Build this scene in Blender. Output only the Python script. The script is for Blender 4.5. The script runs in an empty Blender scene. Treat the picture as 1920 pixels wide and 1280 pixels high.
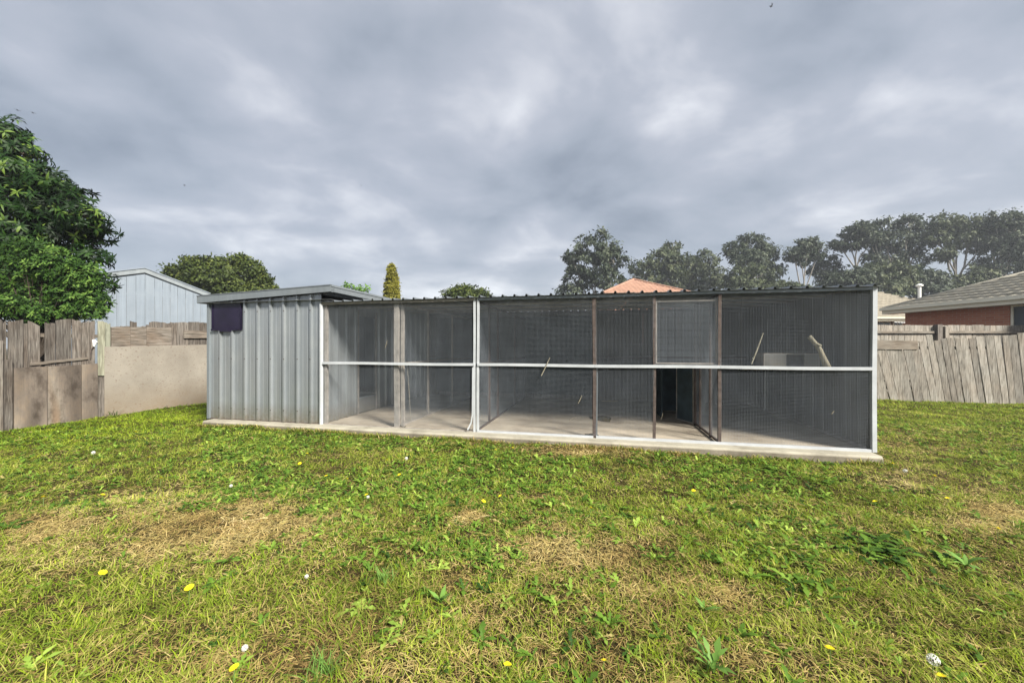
import bpy, math, random
import numpy as np
from mathutils import Vector, Matrix

SC = bpy.context.scene
COL = SC.collection
R = math.radians
F = 720.0            # focal length in pixels of the 1920 px wide photograph
EYE = 1.48           # camera height above the lawn

# ---------------------------------------------------------------- camera
cam = bpy.data.cameras.new('camera'); camo = bpy.data.objects.new('camera', cam); COL.objects.link(camo)
camo.location = (0, 0, EYE); camo.rotation_euler = (R(90), 0, 0)
cam.sensor_width = 36; cam.lens = F / 1920 * 36; cam.shift_y = 10 / 1920
cam.clip_start = 0.05; cam.clip_end = 3000
SC.camera = camo

# ---------------------------------------------------------------- sky and sun
SUN_EL, SUN_AZ = 37, 137        # azimuth clockwise from +Y: behind the camera, to the right
w = bpy.data.worlds.new('World'); SC.world = w; w.use_nodes = True
nt = w.node_tree; nt.nodes.clear()
def wn(t, **k):
    n = nt.nodes.new(t)
    for a, b in k.items(): setattr(n, a, b)
    return n
L = nt.links.new
out = wn('ShaderNodeOutputWorld'); bg = wn('ShaderNodeBackground'); L(bg.outputs[0], out.inputs[0])
sky = wn('ShaderNodeTexSky', sky_type='NISHITA', sun_disc=False, sun_elevation=R(SUN_EL), sun_rotation=R(SUN_AZ), air_density=1.0, dust_density=2.0)
tc = wn('ShaderNodeTexCoord'); sep = wn('ShaderNodeSeparateXYZ'); L(tc.outputs['Generated'], sep.inputs[0])
def m(op, a, b=None, clamp=False):
    n = wn('ShaderNodeMath', operation=op, use_clamp=clamp)
    for i, v in enumerate((a, b)):
        if v is None: continue
        if isinstance(v, (int, float)): n.inputs[i].default_value = v
        else: L(v, n.inputs[i])
    return n.outputs[0]
zz = m('ADD', m('MAXIMUM', sep.outputs[2], 0.0), 0.24)
cv = wn('ShaderNodeCombineXYZ'); L(m('DIVIDE', sep.outputs[0], zz), cv.inputs[0]); L(m('DIVIDE', sep.outputs[1], zz), cv.inputs[1])
def noise(vec, sc, det, rough, dist, off=(0, 0, 0), scl=(1, 1, 1), rot=0):
    mp = wn('ShaderNodeMapping'); L(vec, mp.inputs[0]); mp.inputs['Location'].default_value = off; mp.inputs['Scale'].default_value = scl
    mp.inputs['Rotation'].default_value = (0, 0, rot)
    n = wn('ShaderNodeTexNoise'); L(mp.outputs[0], n.inputs[0])
    n.inputs['Scale'].default_value = sc; n.inputs['Detail'].default_value = det
    n.inputs['Roughness'].default_value = rough; n.inputs['Distortion'].default_value = dist
    return n.outputs[0]
n1 = noise(cv.outputs[0], 0.75, 3, 0.5, 0.2, (3.1, 1.7, 0), (1, 1.0, 1), 0.3)
n2 = noise(cv.outputs[0], 2.3, 6, 0.52, 0.25, (7.3, 2.2, 0), (1, 1.1, 1), -0.35)
mix = m('ADD', m('MULTIPLY', n1, 0.55), m('MULTIPLY', n2, 0.45))
cr = wn('ShaderNodeValToRGB'); L(mix, cr.inputs[0])
e = cr.color_ramp.elements
e[0].position = 0.36; e[0].color = (0.155, 0.182, 0.225, 1)
e[1].position = 0.64; e[1].color = (0.60, 0.61, 0.64, 1)
for p, c in ((0.45, (0.24, 0.268, 0.315, 1)), (0.52, (0.30, 0.322, 0.37, 1)), (0.575, (0.41, 0.425, 0.465, 1))):
    x = e.new(p); x.color = c
# low sky: smoother and a little paler
hz = m('POWER', m('SUBTRACT', 1.0, m('MAXIMUM', sep.outputs[2], 0.0), True), 9.0)
mx = wn('ShaderNodeMix', data_type='RGBA'); L(m('MULTIPLY', hz, 0.55), mx.inputs[0]); L(cr.outputs[0], mx.inputs[6]); mx.inputs[7].default_value = (0.36, 0.405, 0.44, 1)
# thin veil of the clear sky behind the cloud deck
sk = wn('ShaderNodeMix', data_type='RGBA'); sk.inputs[0].default_value = 0.90
sc_ = wn('ShaderNodeMix', data_type='RGBA', blend_type='MULTIPLY'); sc_.inputs[0].default_value = 1; L(sky.outputs[0], sc_.inputs[6]); sc_.inputs[7].default_value = (0.10, 0.10, 0.10, 1)
L(sc_.outputs[2], sk.inputs[6]); L(mx.outputs[2], sk.inputs[7])
L(sk.outputs[2], bg.inputs[0]); bg.inputs[1].default_value = 0.66

sun = bpy.data.lights.new('sun', 'SUN'); suno = bpy.data.objects.new('sun', sun); COL.objects.link(suno)
sun.energy = 4.1; sun.angle = R(14); sun.color = (1.0, 0.95, 0.86)
az, el = R(SUN_AZ), R(SUN_EL)
sd = Vector((math.sin(az) * math.cos(el), math.cos(az) * math.cos(el), math.sin(el)))
suno.rotation_euler = sd.to_track_quat('Z', 'Y').to_euler(); suno.location = sd * 40

SC.view_settings.view_transform = 'Standard'; SC.view_settings.look = 'None'
SC.view_settings.exposure = 1.38; SC.view_settings.gamma = 1; SC.view_settings.use_curve_mapping = False
SC.render.engine = 'CYCLES'

# ---------------------------------------------------------------- helpers
rnd = random.Random(7)
rng = np.random.default_rng(11)

def tag(o, label=None, cat=None, group=None, kind=None):
    if label: o['label'] = label
    if cat: o['category'] = cat
    if group: o['group'] = group
    if kind: o['kind'] = kind
    return o

def thing(name, label, cat, loc=(0, 0, 0), rz=0, group=None):
    o = bpy.data.objects.new(name, None); COL.objects.link(o); o.empty_display_size = 0.1
    o.location = loc; o.rotation_euler = (0, 0, rz)
    return tag(o, label, cat, group)

def copy_tree(o, parent=None):
    c = o.copy(); COL.objects.link(c); c.parent = parent
    for ch in list(o.children): copy_tree(ch, c)
    return c

class MB:
    def __init__(s): s.v = []; s.f = []
    def add(s, vs, fs):
        b = len(s.v); s.v += [tuple(v) for v in vs]; s.f += [tuple(i + b for i in f) for f in fs]; return s
    def hexa(s, p):   # p: 4 bottom, 4 top, counter-clockwise
        return s.add(p, [(3, 2, 1, 0), (4, 5, 6, 7), (0, 1, 5, 4), (1, 2, 6, 5), (2, 3, 7, 6), (3, 0, 4, 7)])
    def box(s, x0, x1, y0, y1, z0, z1):
        return s.hexa([(x0, y0, z0), (x1, y0, z0), (x1, y1, z0), (x0, y1, z0), (x0, y0, z1), (x1, y0, z1), (x1, y1, z1), (x0, y1, z1)])
    def bar(s, p, q, w, h, up=(0, 0, 1)):
        p = Vector(p); q = Vector(q); d = (q - p).normalized(); up = Vector(up)
        if abs(d.dot(up)) > 0.98: up = Vector((0, 1, 0))
        a = d.cross(up).normalized() * (w / 2); b = a.cross(d).normalized() * (h / 2)
        return s.add([p - a - b, p + a - b, p + a + b, p - a + b, q - a - b, q + a - b, q + a + b, q - a + b],
                     [(0, 3, 2, 1), (4, 5, 6, 7), (0, 1, 5, 4), (1, 2, 6, 5), (2, 3, 7, 6), (3, 0, 4, 7)])
    def tube(s, pts, rad, n=8, caps=True):
        pts = [Vector(p) for p in pts]
        if not isinstance(rad, (list, tuple)): rad = [rad] * len(pts)
        b = len(s.v)
        ref = None
        for i, p in enumerate(pts):
            d = (pts[min(i + 1, len(pts) - 1)] - pts[max(i - 1, 0)]).normalized()
            if ref is None:
                ref = Vector((1, 0, 0)) if abs(d.x) < 0.8 else Vector((0, 1, 0))
            a = (ref - d * ref.dot(d)).normalized(); c = d.cross(a); ref = a
            for k in range(n):
                t = 2 * math.pi * k / n
                s.v.append(tuple(p + (a * math.cos(t) + c * math.sin(t)) * rad[i]))
        for i in range(len(pts) - 1):
            for k in range(n):
                k2 = (k + 1) % n
                s.f.append((b + i * n + k, b + i * n + k2, b + (i + 1) * n + k2, b + (i + 1) * n + k))
        if caps:
            s.f.append(tuple(b + k for k in reversed(range(n)))); s.f.append(tuple(b + (len(pts) - 1) * n + k for k in range(n)))
        return s
    def prism(s, poly, z0, z1, tf=None):   # polygon in xy extruded in z
        n = len(poly)
        vs = [(x, y, z0) for x, y in poly] + [(x, y, z1) for x, y in poly]
        if tf: vs = [tf(v) for v in vs]
        return s.add(vs, [tuple(reversed(range(n))), tuple(range(n, 2 * n))] + [(i, (i + 1) % n, n + (i + 1) % n, n + i) for i in range(n)])
    def mesh(s, name, smooth=False):
        me = bpy.data.meshes.new(name); me.from_pydata(s.v, [], s.f); me.update()
        if smooth: me.shade_smooth()
        return me
    def build(s, name, mat, parent=None, smooth=False, loc=None, kind=None, label=None):
        me = s.mesh(name, smooth); me.materials.append(mat)
        o = bpy.data.objects.new(name, me); COL.objects.link(o); o.parent = parent
        if loc: o.location = loc
        if kind: o['kind'] = kind
        if label: o['label'] = label
        return o

def np_mesh(name, V, Fc, mat, parent=None, attrs=None, kind=None, smooth=False):
    """V (n,3), Fc (m,k) all faces with k corners"""
    me = bpy.data.meshes.new(name)
    V = np.ascontiguousarray(V, np.float32); Fc = np.ascontiguousarray(Fc, np.int32)
    k = Fc.shape[1]
    me.vertices.add(len(V)); me.vertices.foreach_set('co', V.ravel())
    me.loops.add(Fc.size); me.loops.foreach_set('vertex_index', Fc.ravel())
    me.polygons.add(len(Fc)); me.polygons.foreach_set('loop_start', np.arange(0, Fc.size, k, dtype=np.int32))
    me.polygons.foreach_set('loop_total', np.full(len(Fc), k, np.int32))
    for a, arr in (attrs or {}).items():
        at = me.attributes.new(a, 'FLOAT', 'POINT'); at.data.foreach_set('value', np.ascontiguousarray(arr, np.float32))
    me.update(calc_edges=True)
    if smooth: me.shade_smooth()
    me.materials.append(mat)
    o = bpy.data.objects.new(name, me); COL.objects.link(o); o.parent = parent
    if kind: o['kind'] = kind
    return o

def nrm(a): return a / np.maximum(np.linalg.norm(a, axis=1, keepdims=True), 1e-9)

def leaf_arrays(P, D, N, Ln, Wd, tpl, bend):
    """template rows (along, side): one leaf per point"""
    D = nrm(D); S = nrm(np.cross(D, N)); U = np.cross(S, D)
    tpl = np.array(tpl, float); K = len(tpl)
    a = tpl[:, 0][None, :, None]; b = tpl[:, 1][None, :, None]
    Ln = Ln[:, None, None]; Wd = Wd[:, None, None]; bd = bend[:, None, None]
    V = P[:, None, :] + a * Ln * D[:, None, :] + b * Wd * S[:, None, :] - (a ** 2) * bd * Ln * U[:, None, :]
    V += (np.abs(b) * 0.35 * Wd) * U[:, None, :]
    return V.reshape(-1, 3), K

def leaf_mesh(name, P, D, N, Ln, Wd, tpl, tris, bend, mat, parent=None, attrs=None, kind=None):
    V, K = leaf_arrays(P, D, N, Ln, Wd, tpl, bend)
    n = len(P); T = np.array(tris)
    Fc = (np.arange(n)[:, None, None] * K + T[None]).reshape(-1, T.shape[1])
    at = {k_: np.repeat(v_, K) for k_, v_ in (attrs or {}).items()}
    return np_mesh(name, V, Fc, mat, parent, at, kind)

BLADE = ([(0, -.5), (0, .5), (.45, -.42), (.45, .42), (1, 0)], [(0, 1, 3), (0, 3, 2), (2, 3, 4)])
BLADE2 = ([(0, -.5), (0, .5), (1, 0)], [(0, 1, 2)])
DIAM = ([(0, 0), (.5, -.5), (.5, .5), (1, 0)], [(0, 1, 2), (1, 3, 2)])
LANCE = ([(0, 0), (.3, -.45), (.3, .45), (.65, -.42), (.65, .42), (1, 0)], [(0, 1, 2), (1, 3, 2), (2, 3, 4), (3, 5, 4)])
LOBED = ([(0, -.08), (0, .08), (.2, -.3), (.2, .3), (.3, -.12), (.3, .12), (.46, -.5), (.46, .5), (.55, -.18), (.55, .18), (.75, -.48), (.75, .48), (1, 0)],
         [(0, 1, 5), (0, 5, 4), (0, 4, 2), (1, 3, 5), (4, 5, 9), (4, 9, 8), (4, 8, 6), (5, 7, 9), (8, 9, 11), (8, 11, 10), (10, 11, 12)])

# ---------------------------------------------------------------- materials
def mat_new(name, rough=0.8, metal=0.0, spec=0.3):
    mt = bpy.data.materials.new(name); mt.use_nodes = True
    b = mt.node_tree.nodes['Principled BSDF']
    b.inputs['Roughness'].default_value = rough; b.inputs['Metallic'].default_value = metal
    b.inputs['Specular IOR Level'].default_value = spec
    return mt, mt.node_tree, b

def N(nt, t, **k):
    n = nt.nodes.new(t)
    for a, b in k.items(): setattr(n, a, b)
    return n

def tex_noise(nt, scale, det=4, rough=0.55, scl=(1, 1, 1), coord='Object', dist=0.0, per_object=True):
    tcn = N(nt, 'ShaderNodeTexCoord'); mp = N(nt, 'ShaderNodeMapping')
    nt.links.new(tcn.outputs[coord], mp.inputs[0]); mp.inputs['Scale'].default_value = scl
    if per_object:
        oi = N(nt, 'ShaderNodeObjectInfo'); ml = N(nt, 'ShaderNodeMath', operation='MULTIPLY'); ml.inputs[1].default_value = 37.0
        nt.links.new(oi.outputs['Random'], ml.inputs[0]); nt.links.new(ml.outputs[0], mp.inputs['Location'])
    n = N(nt, 'ShaderNodeTexNoise'); nt.links.new(mp.outputs[0], n.inputs[0])
    n.inputs['Scale'].default_value = scale; n.inputs['Detail'].default_value = det; n.inputs['Roughness'].default_value = rough; n.inputs['Distortion'].default_value = dist
    return n.outputs[0]

def ramp(nt, fac, stops):
    r = N(nt, 'ShaderNodeValToRGB'); nt.links.new(fac, r.inputs[0]); e = r.color_ramp.elements
    while len(e) > 1: e.remove(e[-1])
    e[0].position = stops[0][0]; e[0].color = (*stops[0][1], 1)
    for p, c in stops[1:]:
        x = e.new(p); x.color = (*c, 1)
    return r.outputs[0]

def mixc(nt, fac, a, b, mode='MIX'):
    n = N(nt, 'ShaderNodeMix', data_type='RGBA', blend_type=mode)
    for i, v in ((0, fac), (6, a), (7, b)):
        if isinstance(v, (int, float)): n.inputs[i].default_value = v
        elif isinstance(v, tuple): n.inputs[i].default_value = (*v, 1)
        else: nt.links.new(v, n.inputs[i])
    return n.outputs[2]

def bump(nt, b, h, strength=0.3, dist=0.01):
    n = N(nt, 'ShaderNodeBump'); n.inputs['Strength'].default_value = strength; n.inputs['Distance'].default_value = dist
    nt.links.new(h, n.inputs['Height']); nt.links.new(n.outputs[0], b.inputs['Normal'])

def mono(v): return (v, v, v)

def mat_plain(name, c, rough=0.7, metal=0.0, var=0.25, scale=6, bmp=0.1):
    mt, t, b = mat_new(name, rough, metal)
    n = tex_noise(t, scale, 6, 0.6)
    col = ramp(t, n, [(0.25, tuple(x * (1 - var) for x in c)), (0.75, tuple(min(1, x * (1 + var)) for x in c))])
    t.links.new(col, b.inputs['Base Color'])
    if bmp: bump(t, b, tex_noise(t, scale * 12, 4), bmp, 0.004)
    return mt

def mat_wood(name, dark, mid, light, grain_axis='Z', patch=0.6, rough=0.9):
    mt, t, b = mat_new(name, rough, 0, 0.15)
    ax = {'Z': (1, 1, 0.05), 'X': (0.05, 1, 1), 'Y': (1, 0.05, 1)}[grain_axis]
    g = tex_noise(t, 60, 6, 0.65, ax, dist=0.6)
    g2 = tex_noise(t, 14, 4, 0.6, tuple(0.25 if a < 1 else 1 for a in ax))
    big = tex_noise(t, 1.6, 4, 0.6)
    c = ramp(t, g, [(0.38, dark), (0.5, mid), (0.66, light)])
    c2 = ramp(t, g2, [(0.35, tuple(x * 0.55 for x in mid)), (0.6, tuple(x * 1.15 for x in mid))])
    c = mixc(t, 0.4, c, c2)
    tint = ramp(t, big, [(0.35, (0.80, 0.62, 0.48)), (0.6, (1.08, 1.06, 1.03))])
    c = mixc(t, patch, c, tint, 'MULTIPLY')
    oi = N(t, 'ShaderNodeObjectInfo')
    ov = ramp(t, oi.outputs['Random'], [(0, mono(0.68)), (0.5, (1.0, 0.98, 0.95)), (1, mono(1.25))])
    c = mixc(t, 0.8, c, ov, 'MULTIPLY')
    t.links.new(c, b.inputs['Base Color']); bump(t, b, g, 0.7, 0.004)
    return mt

def mat_steel(name, c, rough=0.45, metal=0.35, dirt=0.35):
    mt, t, b = mat_new(name, rough, metal, 0.4)
    streak = tex_noise(t, 9, 5, 0.6, (1, 1, 0.06), per_object=False)
    mott = tex_noise(t, 2.2, 5, 0.6)
    col = ramp(t, streak, [(0.3, tuple(x * 0.82 for x in c)), (0.65, c), (0.8, tuple(x * 1.12 for x in c))])
    col = mixc(t, 0.6, col, ramp(t, mott, [(0.3, (0.82, 0.84, 0.86)), (0.7, (1.05, 1.03, 1.0))]), 'MULTIPLY')
    # splashed dirt low on the sheet
    tcn = N(t, 'ShaderNodeTexCoord'); sp = N(t, 'ShaderNodeSeparateXYZ'); t.links.new(tcn.outputs['Object'], sp.inputs[0])
    mr = N(t, 'ShaderNodeMapRange'); t.links.new(sp.outputs[2], mr.inputs[0]); mr.inputs[1].default_value = 0.0; mr.inputs[2].default_value = 0.35; mr.inputs[3].default_value = 1; mr.inputs[4].default_value = 0
    ml = N(t, 'ShaderNodeMath', operation='MULTIPLY'); t.links.new(mr.outputs[0], ml.inputs[0]); t.links.new(tex_noise(t, 18, 6, 0.7), ml.inputs[1])
    m2 = N(t, 'ShaderNodeMath', operation='MULTIPLY'); t.links.new(ml.outputs[0], m2.inputs[0]); m2.inputs[1].default_value = dirt * 2
    col = mixc(t, m2.outputs[0], col, (0.19, 0.165, 0.12))
    t.links.new(col, b.inputs['Base Color'])
    bump(t, b, tex_noise(t, 3, 2, 0.5, (1, 1, 0.3)), 0.15, 0.02)
    return mt

M = {}
M['steel'] = mat_steel('galvanised_sheet', (0.33, 0.355, 0.37), 0.34, 0.5, 0.75)
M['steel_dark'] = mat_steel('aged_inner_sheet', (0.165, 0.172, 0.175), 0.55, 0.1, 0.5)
M['fascia'] = mat_steel('fascia_steel', (0.22, 0.245, 0.26), 0.4, 0.3, 0)
M['roofing'] = mat_steel('roof_sheet_steel', (0.22, 0.24, 0.255), 0.4, 0.5, 0)
M['white'] = mat_plain('white_painted_steel', (0.43, 0.45, 0.465), 0.45, 0, 0.16, 4)
M['wire'] = mat_plain('galvanised_wire', (0.21, 0.235, 0.265), 0.5, 0.2, 0.25, 3, 0)
M['rust'] = mat_plain('rusty_brown_steel', (0.085, 0.066, 0.058), 0.8, 0.1, 0.5, 14, 0.3)
M['greypost'] = mat_plain('worn_grey_paint', (0.27, 0.25, 0.225), 0.7, 0, 0.35, 9, 0.2)
M['cream_trim'] = mat_plain('cream_painted_trim', (0.58, 0.54, 0.42), 0.5, 0, 0.08, 3)
M['dark_panel'] = mat_plain('purple_black_acrylic', (0.012, 0.009, 0.024), 0.3, 0, 0.5, 2, 0)
M['black'] = mat_plain('black_feather', (0.02, 0.02, 0.022), 0.7, 0, 0.3, 5, 0)
M['shade'] = mat_plain('dark_board_and_bay_shade', (0.035, 0.055, 0.065), 0.9, 0, 0.5, 5, 0.2)  # inner boards, and the sheet coloured dark for shade in the left bays
M['wood'] = mat_wood('weathered_grey_timber', (0.028, 0.024, 0.021), (0.125, 0.112, 0.10), (0.26, 0.243, 0.22), patch=0.4)
M['wood_h'] = mat_wood('weathered_grey_timber_across', (0.04, 0.033, 0.028), (0.16, 0.142, 0.122), (0.30, 0.278, 0.25), 'X')
M['wood_pale'] = mat_wood('silvered_paling_timber', (0.085, 0.076, 0.064), (0.27, 0.255, 0.225), (0.45, 0.43, 0.39), patch=0.3)
M['wood_pale_h'] = mat_wood('silvered_rail_timber', (0.08, 0.068, 0.055), (0.27, 0.245, 0.21), (0.43, 0.40, 0.35), 'X', patch=0.4)
M['wood_green'] = mat_wood('lichened_timber', (0.12, 0.115, 0.085), (0.26, 0.27, 0.21), (0.38, 0.39, 0.32), patch=0.2)
M['log'] = mat_wood('pale_branch_wood', (0.14, 0.125, 0.09), (0.30, 0.28, 0.21), (0.44, 0.42, 0.33), patch=0.3)
M['gum_trunk'] = mat_plain('pale_gum_bark', (0.24, 0.22, 0.19), 0.9, 0, 0.35, 1.2, 0.2)
M['bark'] = mat_plain('dark_bark', (0.07, 0.055, 0.042), 0.9, 0, 0.35, 8, 0.4)

def mat_ply():
    mt, t, b = mat_new('stained_plywood', 0.85, 0, 0.2)
    g = tex_noise(t, 50, 5, 0.65, (1, 1, 0.06)); bands = tex_noise(t, 2.4, 2, 0.5, (1.0, 1, 0.12)); st = tex_noise(t, 2.6, 6, 0.7, (1.5, 1, 0.8))
    c = ramp(t, bands, [(0.35, (0.10, 0.085, 0.073)), (0.47, (0.165, 0.142, 0.122)), (0.56, (0.23, 0.205, 0.175)), (0.68, (0.21, 0.145, 0.095))])
    c = mixc(t, 0.8, c, ramp(t, st, [(0.36, (0.38, 0.33, 0.29)), (0.5, (0.9, 0.86, 0.82)), (0.66, (1.2, 1.08, 0.93))]), 'MULTIPLY')
    c = mixc(t, 0.35, c, ramp(t, g, [(0.3, mono(0.6)), (0.7, mono(1.2))]), 'MULTIPLY')
    t.links.new(c, b.inputs['Base Color']); bump(t, b, g, 0.3, 0.003); return mt
M['ply'] = mat_ply()

def mat_fibro():
    mt, t, b = mat_new('cream_cement_sheet', 0.85, 0, 0.2)
    c = ramp(t, tex_noise(t, 1.3, 5, 0.6), [(0.3, (0.20, 0.178, 0.148)), (0.6, (0.27, 0.245, 0.205)), (0.8, (0.31, 0.28, 0.235))])
    c = mixc(t, ramp(t, tex_noise(t, 22, 3, 0.5, (1, 1, 1.8)), [(0.62, mono(0)), (0.655, mono(0.8))]), c, (0.17, 0.13, 0.10))
    tcn = N(t, 'ShaderNodeTexCoord'); sp = N(t, 'ShaderNodeSeparateXYZ'); t.links.new(tcn.outputs['Object'], sp.inputs[0])
    mr = N(t, 'ShaderNodeMapRange'); t.links.new(sp.outputs[2], mr.inputs[0]); mr.inputs[1].default_value = 0.05; mr.inputs[2].default_value = 0.7; mr.inputs[3].default_value = 1; mr.inputs[4].default_value = 0
    ml = N(t, 'ShaderNodeMath', operation='MULTIPLY'); t.links.new(mr.outputs[0], ml.inputs[0]); t.links.new(tex_noise(t, 4, 6, 0.7, (1, 1, 2)), ml.inputs[1])
    c = mixc(t, ml.outputs[0], c, (0.20, 0.145, 0.09))
    t.links.new(c, b.inputs['Base Color']); bump(t, b, tex_noise(t, 80, 4), 0.15, 0.002); return mt
M['fibro'] = mat_fibro()

def mat_concrete():
    mt, t, b = mat_new('worn_concrete', 0.85, 0, 0.25)
    n = tex_noise(t, 2.5, 8, 0.65, per_object=False); fine = tex_noise(t, 60, 5, 0.7, per_object=False); st = tex_noise(t, 1.1, 5, 0.6, (1, 2.0, 1), per_object=False)
    edge = ramp(t, n, [(0.3, (0.21, 0.19, 0.15)), (0.5, (0.34, 0.315, 0.25)), (0.8, (0.44, 0.41, 0.33))])
    inner = ramp(t, st, [(0.3, (0.23, 0.19, 0.145)), (0.48, (0.40, 0.345, 0.27)), (0.7, (0.52, 0.46, 0.37))])
    inner = mixc(t, 0.5, inner, ramp(t, n, [(0.35, mono(0.7)), (0.65, mono(1.15))]), 'MULTIPLY')
    tcn = N(t, 'ShaderNodeTexCoord'); sp = N(t, 'ShaderNodeSeparateXYZ'); t.links.new(tcn.outputs['Object'], sp.inputs[0])
    ad = N(t, 'ShaderNodeMath', operation='ADD'); t.links.new(sp.outputs[1], ad.inputs[0])
    mu = N(t, 'ShaderNodeMath', operation='MULTIPLY'); t.links.new(tex_noise(t, 6, 5, 0.7, per_object=False), mu.inputs[0]); mu.inputs[1].default_value = 0.10; t.links.new(mu.outputs[0], ad.inputs[1])
    mr = N(t, 'ShaderNodeMapRange'); t.links.new(ad.outputs[0], mr.inputs[0]); mr.inputs[1].default_value = 0.03; mr.inputs[2].default_value = 0.12
    c = mixc(t, mr.outputs[0], edge, inner)
    # the sawn side of the slab has its darker shading painted in below the arris
    mz = N(t, 'ShaderNodeMapRange'); t.links.new(sp.outputs[2], mz.inputs[0]); mz.inputs[1].default_value = -0.012; mz.inputs[2].default_value = -0.035
    c = mixc(t, mz.outputs[0], c, ramp(t, n, [(0.3, (0.11, 0.095, 0.07)), (0.7, (0.24, 0.21, 0.165))]))
    c = mixc(t, 0.4, c, ramp(t, fine, [(0.3, mono(0.7)), (0.7, mono(1.15))]), 'MULTIPLY')
    t.links.new(c, b.inputs['Base Color']); bump(t, b, fine, 0.35, 0.004); return mt
M['concrete'] = mat_concrete()

def mat_soil():
    mt, t, b = mat_new('thatchy_soil', 0.95, 0, 0.1)
    n = tex_noise(t, 1.2, 6, 0.65, coord='Object', per_object=False); f = tex_noise(t, 45, 5, 0.7, per_object=False)
    c = ramp(t, n, [(0.35, (0.032, 0.025, 0.012)), (0.55, (0.05, 0.036, 0.018)), (0.7, (0.10, 0.07, 0.035))])
    c = mixc(t, 0.7, c, ramp(t, f, [(0.3, (0.4, 0.42, 0.3)), (0.55, (0.9, 1.0, 0.6)), (0.75, (1.6, 1.5, 1.0))]), 'MULTIPLY')
    t.links.new(c, b.inputs['Base Color']); bump(t, b, f, 0.8, 0.02); return mt
M['soil'] = mat_soil()

def mat_leaf(name, stops, dry=None, trans=0.25, rough=0.6, spec=0.3):
    mt, t, b = mat_new(name, rough, 0, spec)
    at = N(t, 'ShaderNodeAttribute', attribute_name='tint')
    c = ramp(t, at.outputs['Fac'], stops)
    if dry:
        ad = N(t, 'ShaderNodeAttribute', attribute_name='dry'); c = mixc(t, ad.outputs['Fac'], c, ramp(t, at.outputs['Fac'], dry))
    t.links.new(c, b.inputs['Base Color'])
    tr = N(t, 'ShaderNodeBsdfTranslucent'); t.links.new(c, tr.inputs[0])
    ms = N(t, 'ShaderNodeMixShader'); ms.inputs[0].default_value = trans
    t.links.new(b.outputs[0], ms.inputs[1]); t.links.new(tr.outputs[0], ms.inputs[2])
    t.links.new(ms.outputs[0], t.nodes['Material Output'].inputs[0]); return mt
M['grass'] = mat_leaf('lawn_blades', [(0, (0.02, 0.048, 0.004)), (0.35, (0.13, 0.22, 0.012)), (0.75, (0.30, 0.395, 0.022)), (1, (0.52, 0.52, 0.07))],
                      dry=[(0, (0.22, 0.13, 0.05)), (0.4, (0.55, 0.41, 0.16)), (1, (0.84, 0.70, 0.37))], spec=0.1, trans=0.35)
M['weed'] = mat_leaf('weed_leaves', [(0, (0.025, 0.065, 0.010)), (0.5, (0.12, 0.22, 0.025)), (1, (0.34, 0.46, 0.08))], dry=[(0, (0.2, 0.13, 0.05)), (1, (0.45, 0.34, 0.15))], spec=0.15)
M['bright_weed'] = mat_leaf('bright_weed_leaves', [(0, (0.10, 0.20, 0.03)), (1, (0.20, 0.36, 0.07))])
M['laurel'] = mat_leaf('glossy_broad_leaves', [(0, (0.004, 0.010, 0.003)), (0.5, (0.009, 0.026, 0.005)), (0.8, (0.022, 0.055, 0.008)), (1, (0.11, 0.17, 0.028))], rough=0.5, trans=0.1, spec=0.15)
M['shrubby'] = mat_leaf('pale_lobed_leaves', [(0, (0.005, 0.014, 0.003)), (0.45, (0.018, 0.046, 0.007)), (0.78, (0.045, 0.10, 0.014)), (1, (0.12, 0.20, 0.038))], trans=0.15, spec=0.15)
M['round_tree'] = mat_leaf('olive_leaves', [(0, (0.022, 0.035, 0.008)), (0.5, (0.055, 0.08, 0.014)), (1, (0.14, 0.165, 0.03))])
M['conifer'] = mat_leaf('golden_conifer_sprays', [(0, (0.10, 0.10, 0.012)), (0.5, (0.20, 0.19, 0.02)), (1, (0.32, 0.30, 0.05))])
M['gum'] = mat_leaf('gum_leaves', [(0, (0.02, 0.03, 0.018)), (0.5, (0.048, 0.066, 0.038)), (1, (0.12, 0.14, 0.085))])
M['gum_olive'] = mat_leaf('olive_gum_leaves', [(0, (0.028, 0.040, 0.02)), (0.5, (0.07, 0.09, 0.042)), (1, (0.14, 0.155, 0.08))])
M['petal'] = mat_plain('yellow_petals', (0.90, 0.76, 0.02), 0.6, 0, 0.1, 30, 0)
M['fluff'] = mat_plain('white_seed_fluff', (0.72, 0.71, 0.66), 0.9, 0, 0.1, 30, 0)
M['stem'] = mat_plain('green_stem', (0.12, 0.18, 0.05), 0.7, 0, 0.2, 30, 0)
M['straw'] = mat_plain('dry_straw', (0.55, 0.45, 0.26), 0.9, 0, 0.3, 20, 0)
M['house_cream'] = mat_plain('house_cream_paint', (0.86, 0.82, 0.66), 0.5, 0, 0.04, 3)
M['tile'] = mat_plain('weathered_concrete_tile', (0.44, 0.405, 0.325), 0.85, 0, 0.28, 3, 0.2)
M['tile_brown'] = mat_plain('brown_grey_tile', (0.24, 0.215, 0.17), 0.85, 0, 0.28, 3, 0.2)
M['tile_red'] = mat_plain('terracotta_tile', (0.30, 0.175, 0.125), 0.8, 0, 0.25, 2, 0.2)
M['glass'] = mat_plain('dark_window_glass', (0.05, 0.06, 0.075), 0.08, 0, 0.2, 1, 0)
M['pale_blue'] = mat_steel('pale_blue_cladding', (0.19, 0.225, 0.265), 0.5, 0.1, 0.1)
M['white_thing'] = mat_plain('white_plastic', (0.75, 0.76, 0.74), 0.5, 0, 0.08, 5, 0)

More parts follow.
